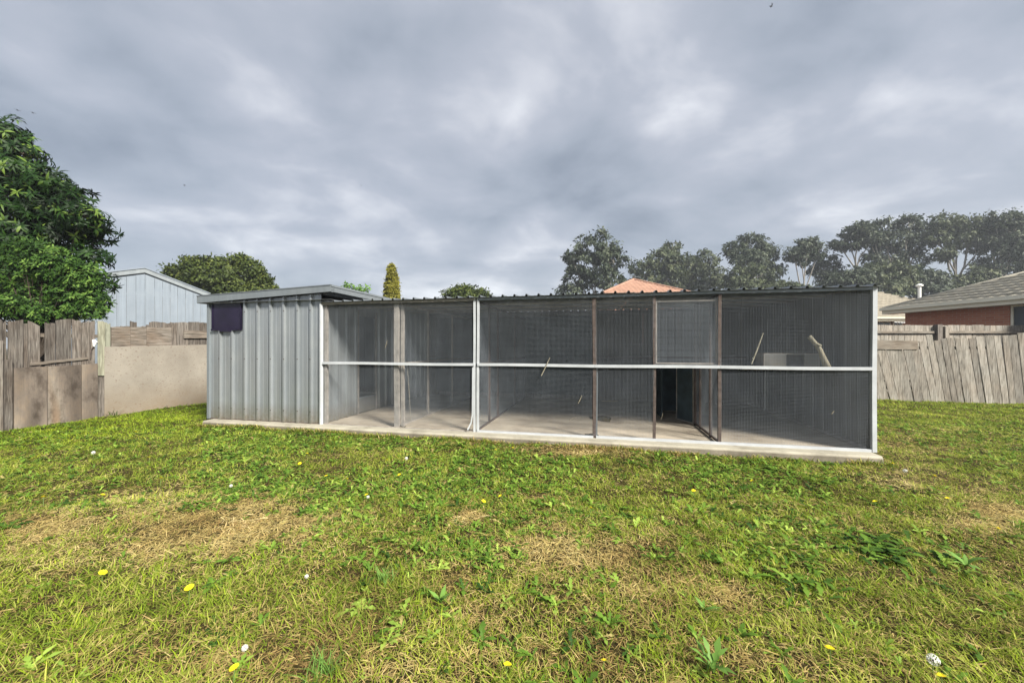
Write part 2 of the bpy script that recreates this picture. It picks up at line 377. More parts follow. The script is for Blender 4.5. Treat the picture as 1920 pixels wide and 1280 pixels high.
def mat_brick():
    mt, t, b = mat_new('red_brick', 0.9, 0, 0.2)
    tcn = N(t, 'ShaderNodeTexCoord'); sp = N(t, 'ShaderNodeSeparateXYZ'); t.links.new(tcn.outputs['Object'], sp.inputs[0])
    cb = N(t, 'ShaderNodeCombineXYZ'); ad = N(t, 'ShaderNodeMath', operation='ADD'); t.links.new(sp.outputs[0], ad.inputs[0]); t.links.new(sp.outputs[1], ad.inputs[1])
    t.links.new(ad.outputs[0], cb.inputs[0]); t.links.new(sp.outputs[2], cb.inputs[1])
    br = N(t, 'ShaderNodeTexBrick'); t.links.new(cb.outputs[0], br.inputs[0])
    br.inputs['Scale'].default_value = 1; br.inputs['Brick Width'].default_value = 0.24; br.inputs['Row Height'].default_value = 0.086; br.inputs['Mortar Size'].default_value = 0.007
    br.inputs['Color1'].default_value = (0.40, 0.15, 0.09, 1); br.inputs['Color2'].default_value = (0.47, 0.20, 0.12, 1); br.inputs['Mortar'].default_value = (0.42, 0.29, 0.22, 1)
    t.links.new(br.outputs[0], b.inputs['Base Color']); bump(t, b, br.outputs['Fac'], -0.4, 0.01); return mt
M['brick'] = mat_brick()

# ---------------------------------------------------------------- places
CT, ST = math.cos(R(12.68)), math.sin(R(12.68))
SLAB = 0.11
OX, OY = -3.363, 6.82            # front left corner of the wire aviary
LEN, DEP = 8.285, 4.3
def UV(px, v=0.0):
    k = (px - 960) / F
    return (k * (OY + v * CT) - OX - v * ST) / (CT + k * ST)
def AW(u, v): return (OX + u * CT + v * ST, OY - u * ST + v * CT)
def AZ(u, py, v=0.0): return EYE - SLAB - (py - 650) / F * AW(u, v)[1]     # height above the slab
def local_av(x, y):
    dx, dy = x - OX, y - OY
    return dx * CT - dy * ST, dx * ST + dy * CT
# left fence frame
LX, LY = -8.88, 6.66
def LT(px):
    k = (px - 960) / F
    return (k * LY - LX) / (ST - CT * k)
def LZ(t, py): return EYE - (py - 650) / F * (LY + t * CT)
# back fence frame
BX, BY = 10.07, 10.66
def BT(px):
    k = (px - 960) / F
    return (k * BY - BX) / (CT + k * ST)
def BZ(t, py): return EYE - (py - 650) / F * (BY - t * ST)

def hn(x, y, s, seed=0):
    """cheap smooth noise 0..1 for arrays"""
    x = np.asarray(x, float) * s; y = np.asarray(y, float) * s
    xi = np.floor(x); yi = np.floor(y); fx = x - xi; fy = y - yi
    fx = fx * fx * (3 - 2 * fx); fy = fy * fy * (3 - 2 * fy)
    def h(a, b):
        v_ = np.sin(a * 127.1 + b * 311.7 + seed * 74.7) * 43758.5453
        return v_ - np.floor(v_)
    return (h(xi, yi) * (1 - fx) + h(xi + 1, yi) * fx) * (1 - fy) + (h(xi, yi + 1) * (1 - fx) + h(xi + 1, yi + 1) * fx) * fy
def fbm(x, y, s, seed=0):
    return (hn(x, y, s, seed) * 0.5 + hn(x, y, s * 2.1, seed + 1) * 0.3 + hn(x, y, s * 4.3, seed + 2) * 0.2)
def gz(x, y):
    u_, v_ = local_av(x, y); d_ = np.maximum(np.maximum(-v_ - .25, u_ - 8.45), np.maximum(-2.65 - u_, 0))
    bank = .022 * np.exp(-np.maximum(d_, 0) / .35) * (.6 + .8 * hn(x, y, 1.3, 14)) * (1 - .95 * np.clip((u_ - 3) / 4, 0, 1))
    return (fbm(x, y, 0.7, 5) - 0.5) * 0.06 + (hn(x, y, 2.4, 6) - 0.5) * 0.035 + (hn(x, y, 5.0, 9) - 0.5) * 0.02 + bank

# ---------------------------------------------------------------- ground
def build_ground():
    xs = np.concatenate([[-400, -200, -80, -30], np.arange(-14, 18.01, 0.12), [35, 80, 200, 400]])
    ys = np.concatenate([[-300, -60, -15], np.arange(-3, 15.01, 0.12), [30, 80, 200, 450]])
    X, Y = np.meshgrid(xs, ys); Z = gz(X, Y)
    uu, vv = local_av(X, Y); far = (X < -13.5) | (X > 17.6) | (Y > 14.8) | (Y < -2.9) | ((uu > -2.5) & (uu < 8.3) & (vv > -.1) & (vv < 4.4)); Z[far] = 0
    V = np.stack([X, Y, Z], -1).reshape(-1, 3); nx = len(xs); ny = len(ys)
    i, j = np.meshgrid(np.arange(nx - 1), np.arange(ny - 1)); a = (j * nx + i).ravel()
    Fc = np.stack([a, a + 1, a + 1 + nx, a + nx], -1)
    np_mesh('ground', V, Fc, M['soil'], smooth=True, kind='structure')
build_ground()

# concrete slab with a worn front edge
def build_slab():
    s = MB(); x0, x1, y0, y1 = UV(380, -.235), UV(1657, -.235), -0.235, DEP + 0.15
    n = 60; pr = []
    for i in range(n + 1):
        x = x0 + (x1 - x0) * i / n; j = rnd.uniform(-0.008, 0.008)
        pr.append([(x, y0 + j - 0.012, -0.14), (x, y0 + j, -0.03), (x, y0 + j + 0.022, 0.0), (x, y1, 0.0), (x, y1, -0.14)])
    vs = [p for row in pr for p in row]; fs = []
    for i in range(n):
        for k in range(4): fs.append((i * 5 + k, (i + 1) * 5 + k, (i + 1) * 5 + k + 1, i * 5 + k + 1))
    fs.append((0, 1, 2, 3, 4)); fs.append(tuple(n * 5 + k for k in (4, 3, 2, 1, 0)))
    s.add(vs, fs)
    o = s.build('concrete_slab', M['concrete'], loc=(OX, OY, SLAB), kind='structure'); o.rotation_euler = (0, 0, -R(12.68))
build_slab()
AROT = -R(12.68)

# ---------------------------------------------------------------- corrugated sheets
def profile(x0, x1, pitch, rh, first, thick=0.003, minor=0.004, rt=0.022, rb=0.044):
    """zig-zag line of a ribbed sheet: returns closed polygon in (x, h)"""
    p = [(x0, 0.0)]
    c = first
    while c < x1 + pitch:
        for dx, h in ((-rb / 2 - .0, 0), (-rt / 2, rh), (rt / 2, rh), (rb / 2, 0)):
            if x0 < c + dx < x1: p.append((c + dx, h))
        for q in (0.33, 0.67):
            cc = c + pitch * q
            for dx, h in ((-0.008, 0), (0, minor), (0.008, 0)):
                if x0 < cc + dx < x1: p.append((cc + dx, h))
        c += pitch
    p.append((x1, 0.0))
    return p + [(x, h - thick) for x, h in reversed(p)]

def wall_sheet(parent, name, x0, x1, z0, z1a, z1b, ypos, mat, pitch, first, flip=1, rh=0.028, axis='x', **k):
    """vertical sheet. axis x: runs along local x at y=ypos, ribs towards -y*flip. axis y: runs along y at x=ypos, ribs towards +x*flip"""
    pr = profile(x0, x1, pitch, rh, first, **k)
    def tf(v):
        a, h, t = v
        z = z0 if t == 0 else z1a + (z1b - z1a) * (a - x0) / max(1e-6, x1 - x0)
        return (a, ypos - h * flip, z) if axis == 'x' else (ypos + h * flip, a, z)
    return MB().prism(pr, 0, 1, tf).build(name, mat, parent)

def roof_sheet(parent, name, x0, x1, y0, y1, z0, z1, mat, pitch, first, rh=0.03):
    pr = profile(x0, x1, pitch, rh, first, 0.003)
    sag = [rnd.uniform(-0.004, 0.004) for _ in range(2)]
    def tf(v):
        a, h, t = v
        return (a, y0 if t == 0 else y1, (z0 if t == 0 else z1) + h + sag[0])
    return MB().prism(pr, 0, 1, tf).build(name, mat, parent)

# ---------------------------------------------------------------- shed
shed = thing('garden_shed', 'grey ribbed steel shed with a small dark window, joined to the left of the aviary', 'shed', (OX, OY, SLAB), AROT)
SL = UV(392)
ZL, ZR = 2.20, 2.33       # underside of fascia left / right
def shz(u): return ZL + (ZR - ZL) * (u - SL) / (0.28 - SL)
W0, W1 = UV(401), UV(453)
WZ0, WZ1 = AZ(W0, 617), AZ(W0, 570)
ribs = [UV(p) for p in (415, 438, 462.5, 486.5, 511, 535.5, 561, 585)]
PIT = (ribs[-1] - ribs[0]) / 7
# front sheets: the first has the window let in, so it is built round it
def front_sheet(x0, x1, z0, z1a, z1b): return wall_sheet(shed, 'wall_sheet', x0, x1, z0, z1a, z1b, 0.0, M['steel'], PIT, ribs[0] - PIT, rh=0.044, rt=0.032, rb=0.05)
front_sheet(SL + 0.03, W1 + 0.02, 0.01, WZ0, WZ0)
front_sheet(SL + 0.03, W0, WZ0 + 0.002, shz(SL), shz(W0))
front_sheet(SL + 0.03, W1 + 0.02, WZ1, shz(SL), shz(W1))
front_sheet(W1 + 0.021, ribs[4] + PIT / 2, 0.01, shz(W1), shz(ribs[4]))
front_sheet(ribs[4] + PIT / 2 + 0.002, -0.03, 0.01, shz(ribs[4]), shz(0))
MB().box(SL - 0.01, SL + 0.04, -0.036, 0.02, 0.0, shz(SL)).build('corner_flashing', M['fascia'], shed)
MB().box(-0.022, 0.004, -0.05, 0.012, 0.0, 2.15).build('corner_flashing', M['white'], shed)
MB().box(SL, 0, -0.02, 0.015, 0.0, 0.012).build('sill_strip', M['rust'], shed)
wf = MB(); wf.box(W0 - 0.015, W1 + 0.015, -0.05, 0.0, WZ0 - 0.03, WZ0); wf.box(W0 - .015, W0, -0.035, 0, WZ0, WZ1); wf.box(W1, W1 + .015, -0.035, 0, WZ0, WZ1)
wf.bar(((W0 + W1) / 2 - .12, -.055, WZ0 - .035), ((W0 + W1) / 2 + .14, -.055, WZ0 - .04), .02, .03)
win = wf.build('window', M['dark_panel'], shed)
MB().box(W0 + .001, W1 - .001, -0.02, -0.012, WZ0 + .001, WZ1 - .001).build('pane', M['dark_panel'], win)
sc_m = MB()
for q_ in ribs:
    for z_ in (.22, 1.15, 2.02):
        if z_ < WZ0 - .1 or q_ > W1: sc_m.box(q_ - .007, q_ + .007, -.052, -.043, z_ - .007, z_ + .007)
sc_m.build('screws', M['rust'], shed, kind='stuff')
# sides and back
wall_sheet(shed, 'wall_sheet', 0.03, DEP, 0.01, shz(SL) + .1, shz(SL) + .1, SL, M['steel'], PIT, 0.15, flip=-1, axis='y')
wall_sheet(shed, 'wall_sheet', SL, 0, 0.01, shz(SL) + .13, shz(0) + .13, DEP, M['steel'], PIT, SL + .2, flip=-1)
DV0, DV1 = 1.04, 1.66
RIBW = dict(rt=0.035, rb=0.065, rh=.04)
for a, b in ((0.02, DV0), (DV1, 2.9), (2.902, DEP)):
    wall_sheet(shed, 'wall_sheet', a, b, 0.01, 2.155 + 0.16 * a / DEP, 2.155 + 0.16 * b / DEP, 0.0, M['steel'], 0.28, 0.09 if a < 1 else (1.78 if a < 2 else 2.98), axis='y', **RIBW)
for a, b in ((0.02, 1.4), (1.402, 2.9), (2.902, DEP)):
    wall_sheet(shed, 'upper_wall_sheet', a, b, 2.30, 2.36, 2.36, 0.0, M['steel'], 0.28, 0.09, axis='y')
MB().box(-0.004, 0.006, DV0, DV1, 2.0, 2.19).build('door_header', M['steel'], shed)
door = MB(); door.box(-0.02, 0.01, DV0 + .01, DV1 - .01, 0.02, 0.31).build('door_kick_panel', M['steel_dark'], shed)
MB().box(-0.02, 0.02, DV0, DV1, 0.312, 0.335).build('door_rail', M['fascia'], shed)
fr = MB(); fr.box(-.02, .02, DV0 - .03, DV0, 0, 2.12); fr.box(-.02, .02, DV1, DV1 + .03, 0, 2.12); fr.build('door_frame', M['greypost'], shed)
# fascia and roof
FL, FR_, FF, FB = UV(370, -.09), UV(620, -.09), -0.09, DEP + 0.1
h = 0.14
fa = MB().hexa([(FL, FF - .012, ZL), (FR_, FF - .012, ZR), (FR_, FF, ZR), (FL, FF, ZL), (FL, FF - .012, ZL + h), (FR_, FF - .012, ZR + h - .02), (FR_, FF, ZR + h - .02), (FL, FF, ZL + h)])
fa.build('front_fascia', M['fascia'], shed)
lp = MB().hexa([(FL, FF - .02, ZL + h - .012), (FR_ + .01, FF - .02, ZR + h - .032), (FR_ + .01, FF - .013, ZR + h - .032), (FL, FF - .013, ZL + h - .012),
           (FL, FF - .02, ZL + h + .004), (FR_ + .01, FF - .02, ZR + h - .016), (FR_ + .01, FF - .001, ZR + h - .016), (FL, FF - .001, ZL + h + .004)])
lp.build('fascia_lip', M['roofing'], shed)
sf = MB().box(FR_ + .001, FR_ + .013, FF, FB, ZR, ZR + h - .06); sf.box(FR_ - .03, FR_ + .024, FF, FB, ZR + h - .055, ZR + h - .02)
sf.build('side_fascia', M['fascia'], shed)
MB().box(FR_ + .014, FR_ + .075, FF, FB, ZR - .012, ZR + .05).build('gutter', M['fascia'], shed)
MB().box(FL - .012, FL - .001, FF, FB, ZL, ZL + h).build('side_fascia', M['fascia'], shed)
MB().box(FL, FR_, FF, 0.0, ZL - .004, ZL + .0).build('soffit', M['steel_dark'], shed)
for i in range(4):
    a = FL + (FR_ - .03 - FL) * i / 4; b = FL + (FR_ - .03 - FL) * (i + 1) / 4
    pr = profile(a, b - .002, 0.19, 0.02, FL + .1)
    def tf(v, a=a): return (v[0], FF + .005 if v[2] == 0 else FB, ZL + h - .03 + (ZR - ZL - .01) * (v[0] - FL) / (FR_ - FL) + v[1] + (0 if v[2] == 0 else 0.04))
    MB().prism(pr, 0, 1, tf).build('roof_sheet', M['roofing'], shed)

# ---------------------------------------------------------------- aviary
av = thing('bird_aviary', 'long empty wire mesh bird aviary with white rails, on the concrete slab', 'aviary', (OX, OY, SLAB), AROT)
P = {k: UV(k) for k in (742, 893, 1115, 1227, 1349)}
TOP = 2.16
RISE = 0.16
def rz_(v): return TOP + RISE * v / DEP
# roof sheets, one every 4 ribs
k = 0; x = -0.02
while x < LEN + 0.05:
    x2 = min(x + 0.76, LEN + 0.07)
    roof_sheet(av, 'roof_sheet', x, x2 - 0.001, -0.07, DEP + 0.05, rz_(-0.07), rz_(DEP), M['roofing'], 0.19, -0.02 + 0.10, rh=0.03)
    x = x2
    if x >= LEN + 0.07 - 1e-6: break
# front beam and rails
def rail(name, u0, u1, z0, z1, y0=-.02, y1=.02, mat='white', wob=0.004):
    s = MB(); n = max(2, int((u1 - u0) / 0.35))
    for i in range(n):
        a, b = u0 + (u1 - u0) * i / n, u0 + (u1 - u0) * (i + 1) / n
        wa = wob * math.sin(a * 2.3); wb = wob * math.sin(b * 2.3)
        s.hexa([(a, y0, z0 + wa), (b, y0, z0 + wb), (b, y1, z0 + wb), (a, y1, z0 + wa), (a, y0, z1 + wa), (b, y0, z1 + wb), (b, y1, z1 + wb), (a, y1, z1 + wa)])
    return s.build(name, M[mat], av)
PW = P[893]
rail('top_beam', 0.0, PW - .03, TOP - .048, TOP - .008, mat='greypost')
rail('top_beam', PW + .03, LEN - .02, TOP - .048, TOP - .008, mat='fascia')
MID = AZ(0, 680.5)
MIDR = AZ(LEN, 690)
mz0 = 1.085
rail('middle_rail', 0.004, PW - .026, mz0 - .021, mz0 + .021, -.035, -.005)
rail('middle_rail', PW + .026, P[1115], mz0 - .021, mz0 + .021, -.035, -.005)
rail('middle_rail', P[1115] + .002, P[1349], mz0 - .021, mz0 + .021, -.035, -.005)
rail('middle_rail', P[1349] + .002, LEN - .03, mz0 - .021, mz0 + .021, -.035, -.005)
rail('bottom_rail', PW + .03, P[1115] - .02, 0.0, 0.03, -.02, .015, 'white', 0)
rail('bottom_rail', P[1115] + .02, LEN - .03, 0.0, 0.035, -.02, .015, 'white', 0)
rail('bottom_rail', 0.03, PW - .03, 0.0, 0.014, -.01, .02, 'greypost', 0)
# posts
def post(u, w, mat, z1=TOP - .05, v=0, z0=0, name='post', d=None):
    d = d or w
    s = MB(); n = 6; lean = rnd.uniform(-.004, .004)
    for i in range(n):
        za, zb = z0 + (z1 - z0) * i / n, z0 + (z1 - z0) * (i + 1) / n
        xa, xb = math.sin(za * 3 + u) * .003 + lean * za, math.sin(zb * 3 + u) * .003 + lean * zb
        s.hexa([(u - w / 2 + xa, v - d / 2, za), (u + w / 2 + xa, v - d / 2, za), (u + w / 2 + xa, v + d / 2, za), (u - w / 2 + xa, v + d / 2, za),
                (u - w / 2 + xb, v - d / 2, zb), (u + w / 2 + xb, v - d / 2, zb), (u + w / 2 + xb, v + d / 2, zb), (u - w / 2 + xb, v + d / 2, zb)])
    return s.build(name, M[mat], av)
post(0.045, .05, 'greypost', v=.04, d=.05)
post(P[742], .085, 'greypost', v=.045, d=.05); post(P[742] + .085, .05, 'greypost', v=.09, d=.05)
post(PW - .027, .035, 'white', TOP); post(PW + .027, .035, 'white', TOP)
post(P[1115], .05, 'rust', v=.012, d=.03); post(P[1115] + .035, .018, 'fascia', v=.03, d=.02, z1=1.06)
post(P[1227], .038, 'rust', v=.01, d=.03)
post(P[1349], .042, 'rust', v=.012, d=.035)
post(LEN - .012, .05, 'white', TOP, d=.05)
# hanging strip of white tape at the double post
tp = MB(); pts = [(PW - .047, -.03, 1.04), (PW - .05, -.032, .6), (PW - .052, -.036, .28), (PW - .07, -.05, .15), (PW - .11, -.06, .07), (PW - .125, -.065, .04)]
for a, b in zip(pts[:-1], pts[1:]): tp.bar(a, b, .022, .004, (0, 1, 0))
tp.build('loose_strip', M['white'], av)

# wire mesh as real wires
def wire_panel(parent, o, ax, w_, h_, pitch=0.019, r=0.00085, bulge=.006, name='wire_mesh', seed=1):
    """o: lower corner, ax: unit horizontal axis"""
    o = np.array(o, float); ax = np.array(ax, float); nr = np.array([-ax[1], ax[0], 0.0]); up = np.array([0, 0, 1.0])
    V = []; Fc = []; base = 0
    def disp(a, b):
        return bulge * np.sin(a * 2.1 + seed) * np.sin(b * 3.0 + seed * 1.7) + bulge * .4 * np.sin(a * 7.3 + b * 5.1 + seed)
    def wires(n, length, horiz):
        nonlocal base
        seg = max(2, int(length / 0.3)); t = np.linspace(0, length, seg + 1)
        c = (np.arange(n) + 0.5) * ((h_ if horiz else w_) / n)
        C, T = np.meshgrid(c, t, indexing='ij')
        A, B = (T, C) if horiz else (C, T)
        A = np.clip(A, 0, w_); B = np.clip(B, 0, h_)
        side = up if horiz else ax
        P0 = o + A[..., None] * ax + B[..., None] * up + disp(A, B)[..., None] * nr
        off = [side * r, nr * r, -side * r, -nr * r]
        Q = np.stack([P0 + q for q in off], 2)       # n, seg+1, 4, 3
        V.append(Q.reshape(-1, 3))
        i, j, k_ = np.meshgrid(np.arange(n), np.arange(seg), np.arange(4), indexing='ij')
        a = base + (i * (seg + 1) + j) * 4 + k_; b = base + (i * (seg + 1) + j) * 4 + (k_ + 1) % 4
        Fc.append(np.stack([a, b, b + 4, a + 4], -1).reshape(-1, 4))
        base += n * (seg + 1) * 4
    wires(max(1, int(h_ / pitch)), w_, True); wires(max(1, int(w_ / pitch)), h_, False)
    return np_mesh(name, np.concatenate(V), np.concatenate(Fc), M['wire'], parent, kind='stuff')
bays = [(0.02, P[742]), (P[742] + .0, PW - .03), (PW + .03, P[1115]), (P[1115], P[1227]), (P[1227], P[1349]), (P[1349], LEN - .03)]
for i, (a, b) in enumerate(bays):
    wire_panel(av, (a, -.001, mz0 + .01), (1, 0, 0), b - a, TOP - .04 - mz0, seed=i)
    if i != 4: wire_panel(av, (a, -.001, .03), (1, 0, 0), b - a, mz0 - .04, seed=i + 9)
# flap folded up behind the fifth bay: a second framed mesh
fl = MB(); a, b = P[1227] + .02, P[1349] - .02
for (x0, x1, z0, z1) in ((a, b, 1.12, 1.14), (a, b, 2.02, 2.04), (a, a + .02, 1.14, 2.02), (b - .02, b, 1.14, 2.02)): fl.box(x0, x1, .03, .05, z0, z1)
flap = fl.build('folded_flap', M['greypost'], av)
wire_panel(flap, (a, .041, 1.13), (1, 0, 0), b - a, .9, pitch=.016, r=.0011, seed=4)
# walls
x = 0.0; e_ = LEN
i = 0
while x < LEN - .01:
    x2 = min(x + 0.84, LEN)
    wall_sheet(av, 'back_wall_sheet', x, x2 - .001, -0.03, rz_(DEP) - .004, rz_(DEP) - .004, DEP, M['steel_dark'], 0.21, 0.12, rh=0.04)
    x = x2
v_ = 0.0
while v_ < DEP - .05:
    v2 = min(v_ + 0.86, DEP - .03)
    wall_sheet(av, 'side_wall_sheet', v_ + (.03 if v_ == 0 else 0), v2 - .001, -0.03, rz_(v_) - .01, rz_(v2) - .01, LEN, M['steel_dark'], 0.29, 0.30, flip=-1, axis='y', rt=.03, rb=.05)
    v_ = v2
MB().box(0.02, LEN - .02, DEP - .06, DEP - .03, 1.08, 1.13).build('girt', M['rust'], av)
MB().box(0.02, LEN - .02, DEP - .07, DEP - .028, rz_(DEP) - .12, rz_(DEP) - .06).build('girt', M['steel_dark'], av)
for k_ in range(1, 4):
    vv = DEP * k_ / 4
    MB().box(0.02, LEN - .02, vv - .02, vv + .02, rz_(vv) - .05, rz_(vv) - .01).build('purlin', M['greypost'], av)
MB().box(LEN - .04, LEN - .03, .1, DEP - .08, .01, .05).build('floor_flashing', M['greypost'], av)
MB().box(.3, P[1115] - .05, DEP - .105, DEP - .10, .12, rz_(DEP) - .15).build('bay_darkening_sheet', M['shade'], av)  # dark sheet added to deepen the shade at the back of the left bays
for cu_ in (.03, LEN - .04): MB().box(cu_ - .03, cu_ + .035, DEP - .075, DEP - .005, 0, rz_(DEP) - .02).build('gap_cover_post', M['steel_dark'], av)  # posts added to cover corner gaps that leaked light
# partitions
def partition(u, v0, v1, posts, mat, label=None, mesh=True, rails=(0.015, 1.08, 2.1), seed=3):
    p = MB().box(u - .014, u + .014, v0, v1, rails[0] - .014, rails[0] + .018).build('partition_rail', M[mat], av, label=label)
    for z in rails[1:]: MB().box(u - .014, u + .014, v0, v1, z - .014, z + .018).build('cross_rail', M[mat], p)
    for vv in posts: MB().box(u - .018, u + .018, vv - .018, vv + .018, 0.0, 2.11).build('upright', M[mat], p)
    if mesh: wire_panel(p, (u, v0, .03), (0, 1, 0), v1 - v0, 2.06, pitch=.02, seed=seed)
    return p
partition(P[742] + .03, .12, DEP - .08, (1.2, 2.5), 'greypost', seed=2)
partition(PW, .04, DEP - .08, (0.75, 1.35, 2.9), 'rust', seed=5)
partition(P[1115] + .01, .06, DEP - .08, (1.75, 3.0), 'greypost', seed=7)
partition(P[1349] - .005, .05, 1.35, (0.42, 1.02), 'rust', seed=8, rails=(.03, 1.08, 2.1))
# inner back compartment: dark boarded box behind the fifth bay with its own open door
ud = P[1349] - .03
bx0, bx1 = UV(1231, 2.3), UV(1297, 1.36)
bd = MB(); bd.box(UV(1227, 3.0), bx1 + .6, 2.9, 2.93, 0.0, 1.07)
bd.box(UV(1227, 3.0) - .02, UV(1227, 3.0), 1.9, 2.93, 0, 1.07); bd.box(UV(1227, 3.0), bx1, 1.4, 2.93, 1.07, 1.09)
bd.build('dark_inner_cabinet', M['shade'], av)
# door leaf hinged to the partition end
a = Vector((UV(1300, 1.37), 1.37, 0)); c = Vector((UV(1269, 1.75), 1.75, 0))
dl = MB(); zt = 1.04
for p_, q_ in (((a.x, a.y, .03), (c.x, c.y, .03)), ((a.x, a.y, zt), (c.x, c.y, zt)), ((a.x, a.y, .03), (a.x, a.y, zt)), ((c.x, c.y, .03), (c.x, c.y, zt))): dl.bar(p_, q_, .022, .022)
leafd = dl.build('inner_door', M['greypost'], av)
MB().bar((a.x, a.y, zt / 2 + .015), (c.x, c.y, zt / 2 + .015), .006, zt - .03).build('door_panel', M['shade'], leafd)
post(UV(1304, 1.33), .05, 'rust', v=1.33, z1=2.1, name='upright')

# things inside
def AVW(u, v, z): x_, y_ = AW(u, v); return (x_, y_, SLAB + z)
# nest box on a shelf at the back
nb_v = 0.55
u0, u1 = UV(1432, nb_v), UV(1537, nb_v)
z0, z1 = AZ(u0, 689, nb_v), AZ(u0, 662, nb_v)
nb = thing('nest_box', 'grey open-fronted nesting box hung level in the right bay behind the mesh', 'nest box', AVW((u0 + u1) / 2, nb_v, z0), AROT)
hw = (u1 - u0) / 2; hh = z1 - z0
s = MB(); s.box(-hw, hw, 0, .3, 0, .012); s.box(-hw, hw, 0, .3, hh - .012, hh); s.box(-hw, -hw + .012, 0, .3, .012, hh - .012); s.box(hw - .012, hw, 0, .3, .012, hh - .012); s.box(-hw + .012, hw - .012, .288, .3, .012, hh - .012)
s.build('box_body', M['greypost'], nb)
MB().box(-hw + .012, -hw + .30, 0, .012, .012, hh - .012).build('front_board', M['steel_dark'], nb)
MB().box(hw - .20, hw - .012, 0, .012, .012, hh - .012).build('front_board', M['steel_dark'], nb)
sh = MB(); sh.box(-hw - .3, hw + .5, -.02, .34, -.03, -.002)
for q in (-hw - .25, hw + .45): sh.bar((q, .17, -.03), (q, .17, rz_(nb_v) - z0 - .06), .005, .005)
sh.build('shelf', M['wood_h'], nb)
# branch perch
def branch(name, label, cat, pts, rad, mat):
    base = Vector(pts[0]); o = thing(name, label, cat, base)
    s = MB(); pp = [Vector(p) - base for p in pts]; s.tube(pp, rad, 9); s.build('stem', mat, o, smooth=True); return o
bv = 0.2
bp = [AVW(UV(px_, bv), bv, AZ(UV(px_, bv), py_, bv)) for px_, py_ in ((1552, 690), (1544, 672), (1537, 655), (1528, 643), (1517, 631))]
br = branch('perch_log', 'thick pale crooked branch with a sawn end, propped as perch in right bay', 'branch', bp, [.045, .036, .03, .028, .032], M['log'])
q0 = Vector(bp[3]) - Vector(bp[0]); q1 = Vector(AVW(UV(1540, bv - .05), bv - .05, AZ(UV(1540, bv), 648, bv))) - Vector(bp[0])
MB().tube([q0, q1], [.02, .012], 7).build('knob', M['log'], br)
def stick(label, pA, pB, v, r, mat='log', cat='stick', name='stick'):
    a_ = AVW(UV(pA[0], v), v, AZ(UV(pA[0], v), pA[1], v)); b_ = AVW(UV(pB[0], v), v, AZ(UV(pB[0], v), pB[1], v))
    base = Vector(a_)
    mid = (Vector(a_) + Vector(b_)) / 2 + Vector((.004, 0, .004))
    s = MB().tube([Vector((0, 0, 0)), mid - base, Vector(b_) - base], [r, r * 1.1, r * .8], 6)
    o = s.build(name, M[mat], loc=base); tag(o, label, cat); return o
stick('pale slanting stick behind the upper mesh left of the nesting box', (1409, 682), (1431, 624), .12, .010)
stick('thin white vertical pole standing at the back of the right bay below the rail', (1434, 770), (1436, 695), 3.3, .024, 'white_thing', 'pole', 'pole')
stick('white twig caught across the middle rail in the third bay', (1015, 704), (1031, 670), -.045, .006, 'log')
stick('small pale twig stuck in the lower mesh of the third bay', (1084, 756), (1091, 741), -.006, .004, 'log')
stick('long pale cane leaning low against the partition beside the grey post', (770, 790), (764, 690), .6, .006, 'log')
stick('pale splinter hanging in the upper mesh of the first bay', (722, 652), (726, 638), -.008, .004, 'log')
stick('small pale twig low in the mesh of the far right bay', (1559, 776), (1564, 770), -.006, .004, 'log')
stick('pale yellow stick lying at the foot of the back wall in the fourth bay', (1128, 752), (1158, 752), 4.0, .014, 'straw')
stick('thin pale twig on the floor inside the open bay', (1239, 786), (1243, 774), 1.0, .005, 'log')
stick('short pale twig lying flat on the aviary floor in the third bay', (1067, 787), (1081, 782), .9, .006, 'log')
# dirt heap at the fourth bay post and the dirt lines
def dirt(u, v, r, label):
    s = MB(); n = 10
    vs = [(0, 0, .05 * r / .25)]
    for ring, (rr, zz_) in enumerate(((.45, .035), (.8, .015), (1.0, .002))):
        for k2 in range(n):
            t = 2 * math.pi * k2 / n; q = r * rr * rnd.uniform(.75, 1.25); vs.append((q * math.cos(t), q * math.sin(t) * 1.3, zz_ * r / .25 * rnd.uniform(.6, 1.3)))
    fs = [(0, 1 + k2, 1 + (k2 + 1) % n) for k2 in range(n)]
    for ring in range(2):
        for k2 in range(n):
            a_ = 1 + ring * n; fs.append((a_ + k2, a_ + n + k2, a_ + n + (k2 + 1) % n, a_ + (k2 + 1) % n))
    s.add(vs, fs); o = s.build('dirt_pile', M['soil'], loc=AVW(u, v, .001), smooth=True); tag(o, label, 'dirt')
dirt(UV(1128, 1.6), 1.6, .22, 'dark heap of soil round the inner post behind the fourth bay')
dirt(UV(1110, .12), .16, .10, 'small dark crumbs of soil at the foot of the rusty third bay post')
dirt(UV(752, .1), .1, .09, 'little soil heap at the foot of the broad grey post')

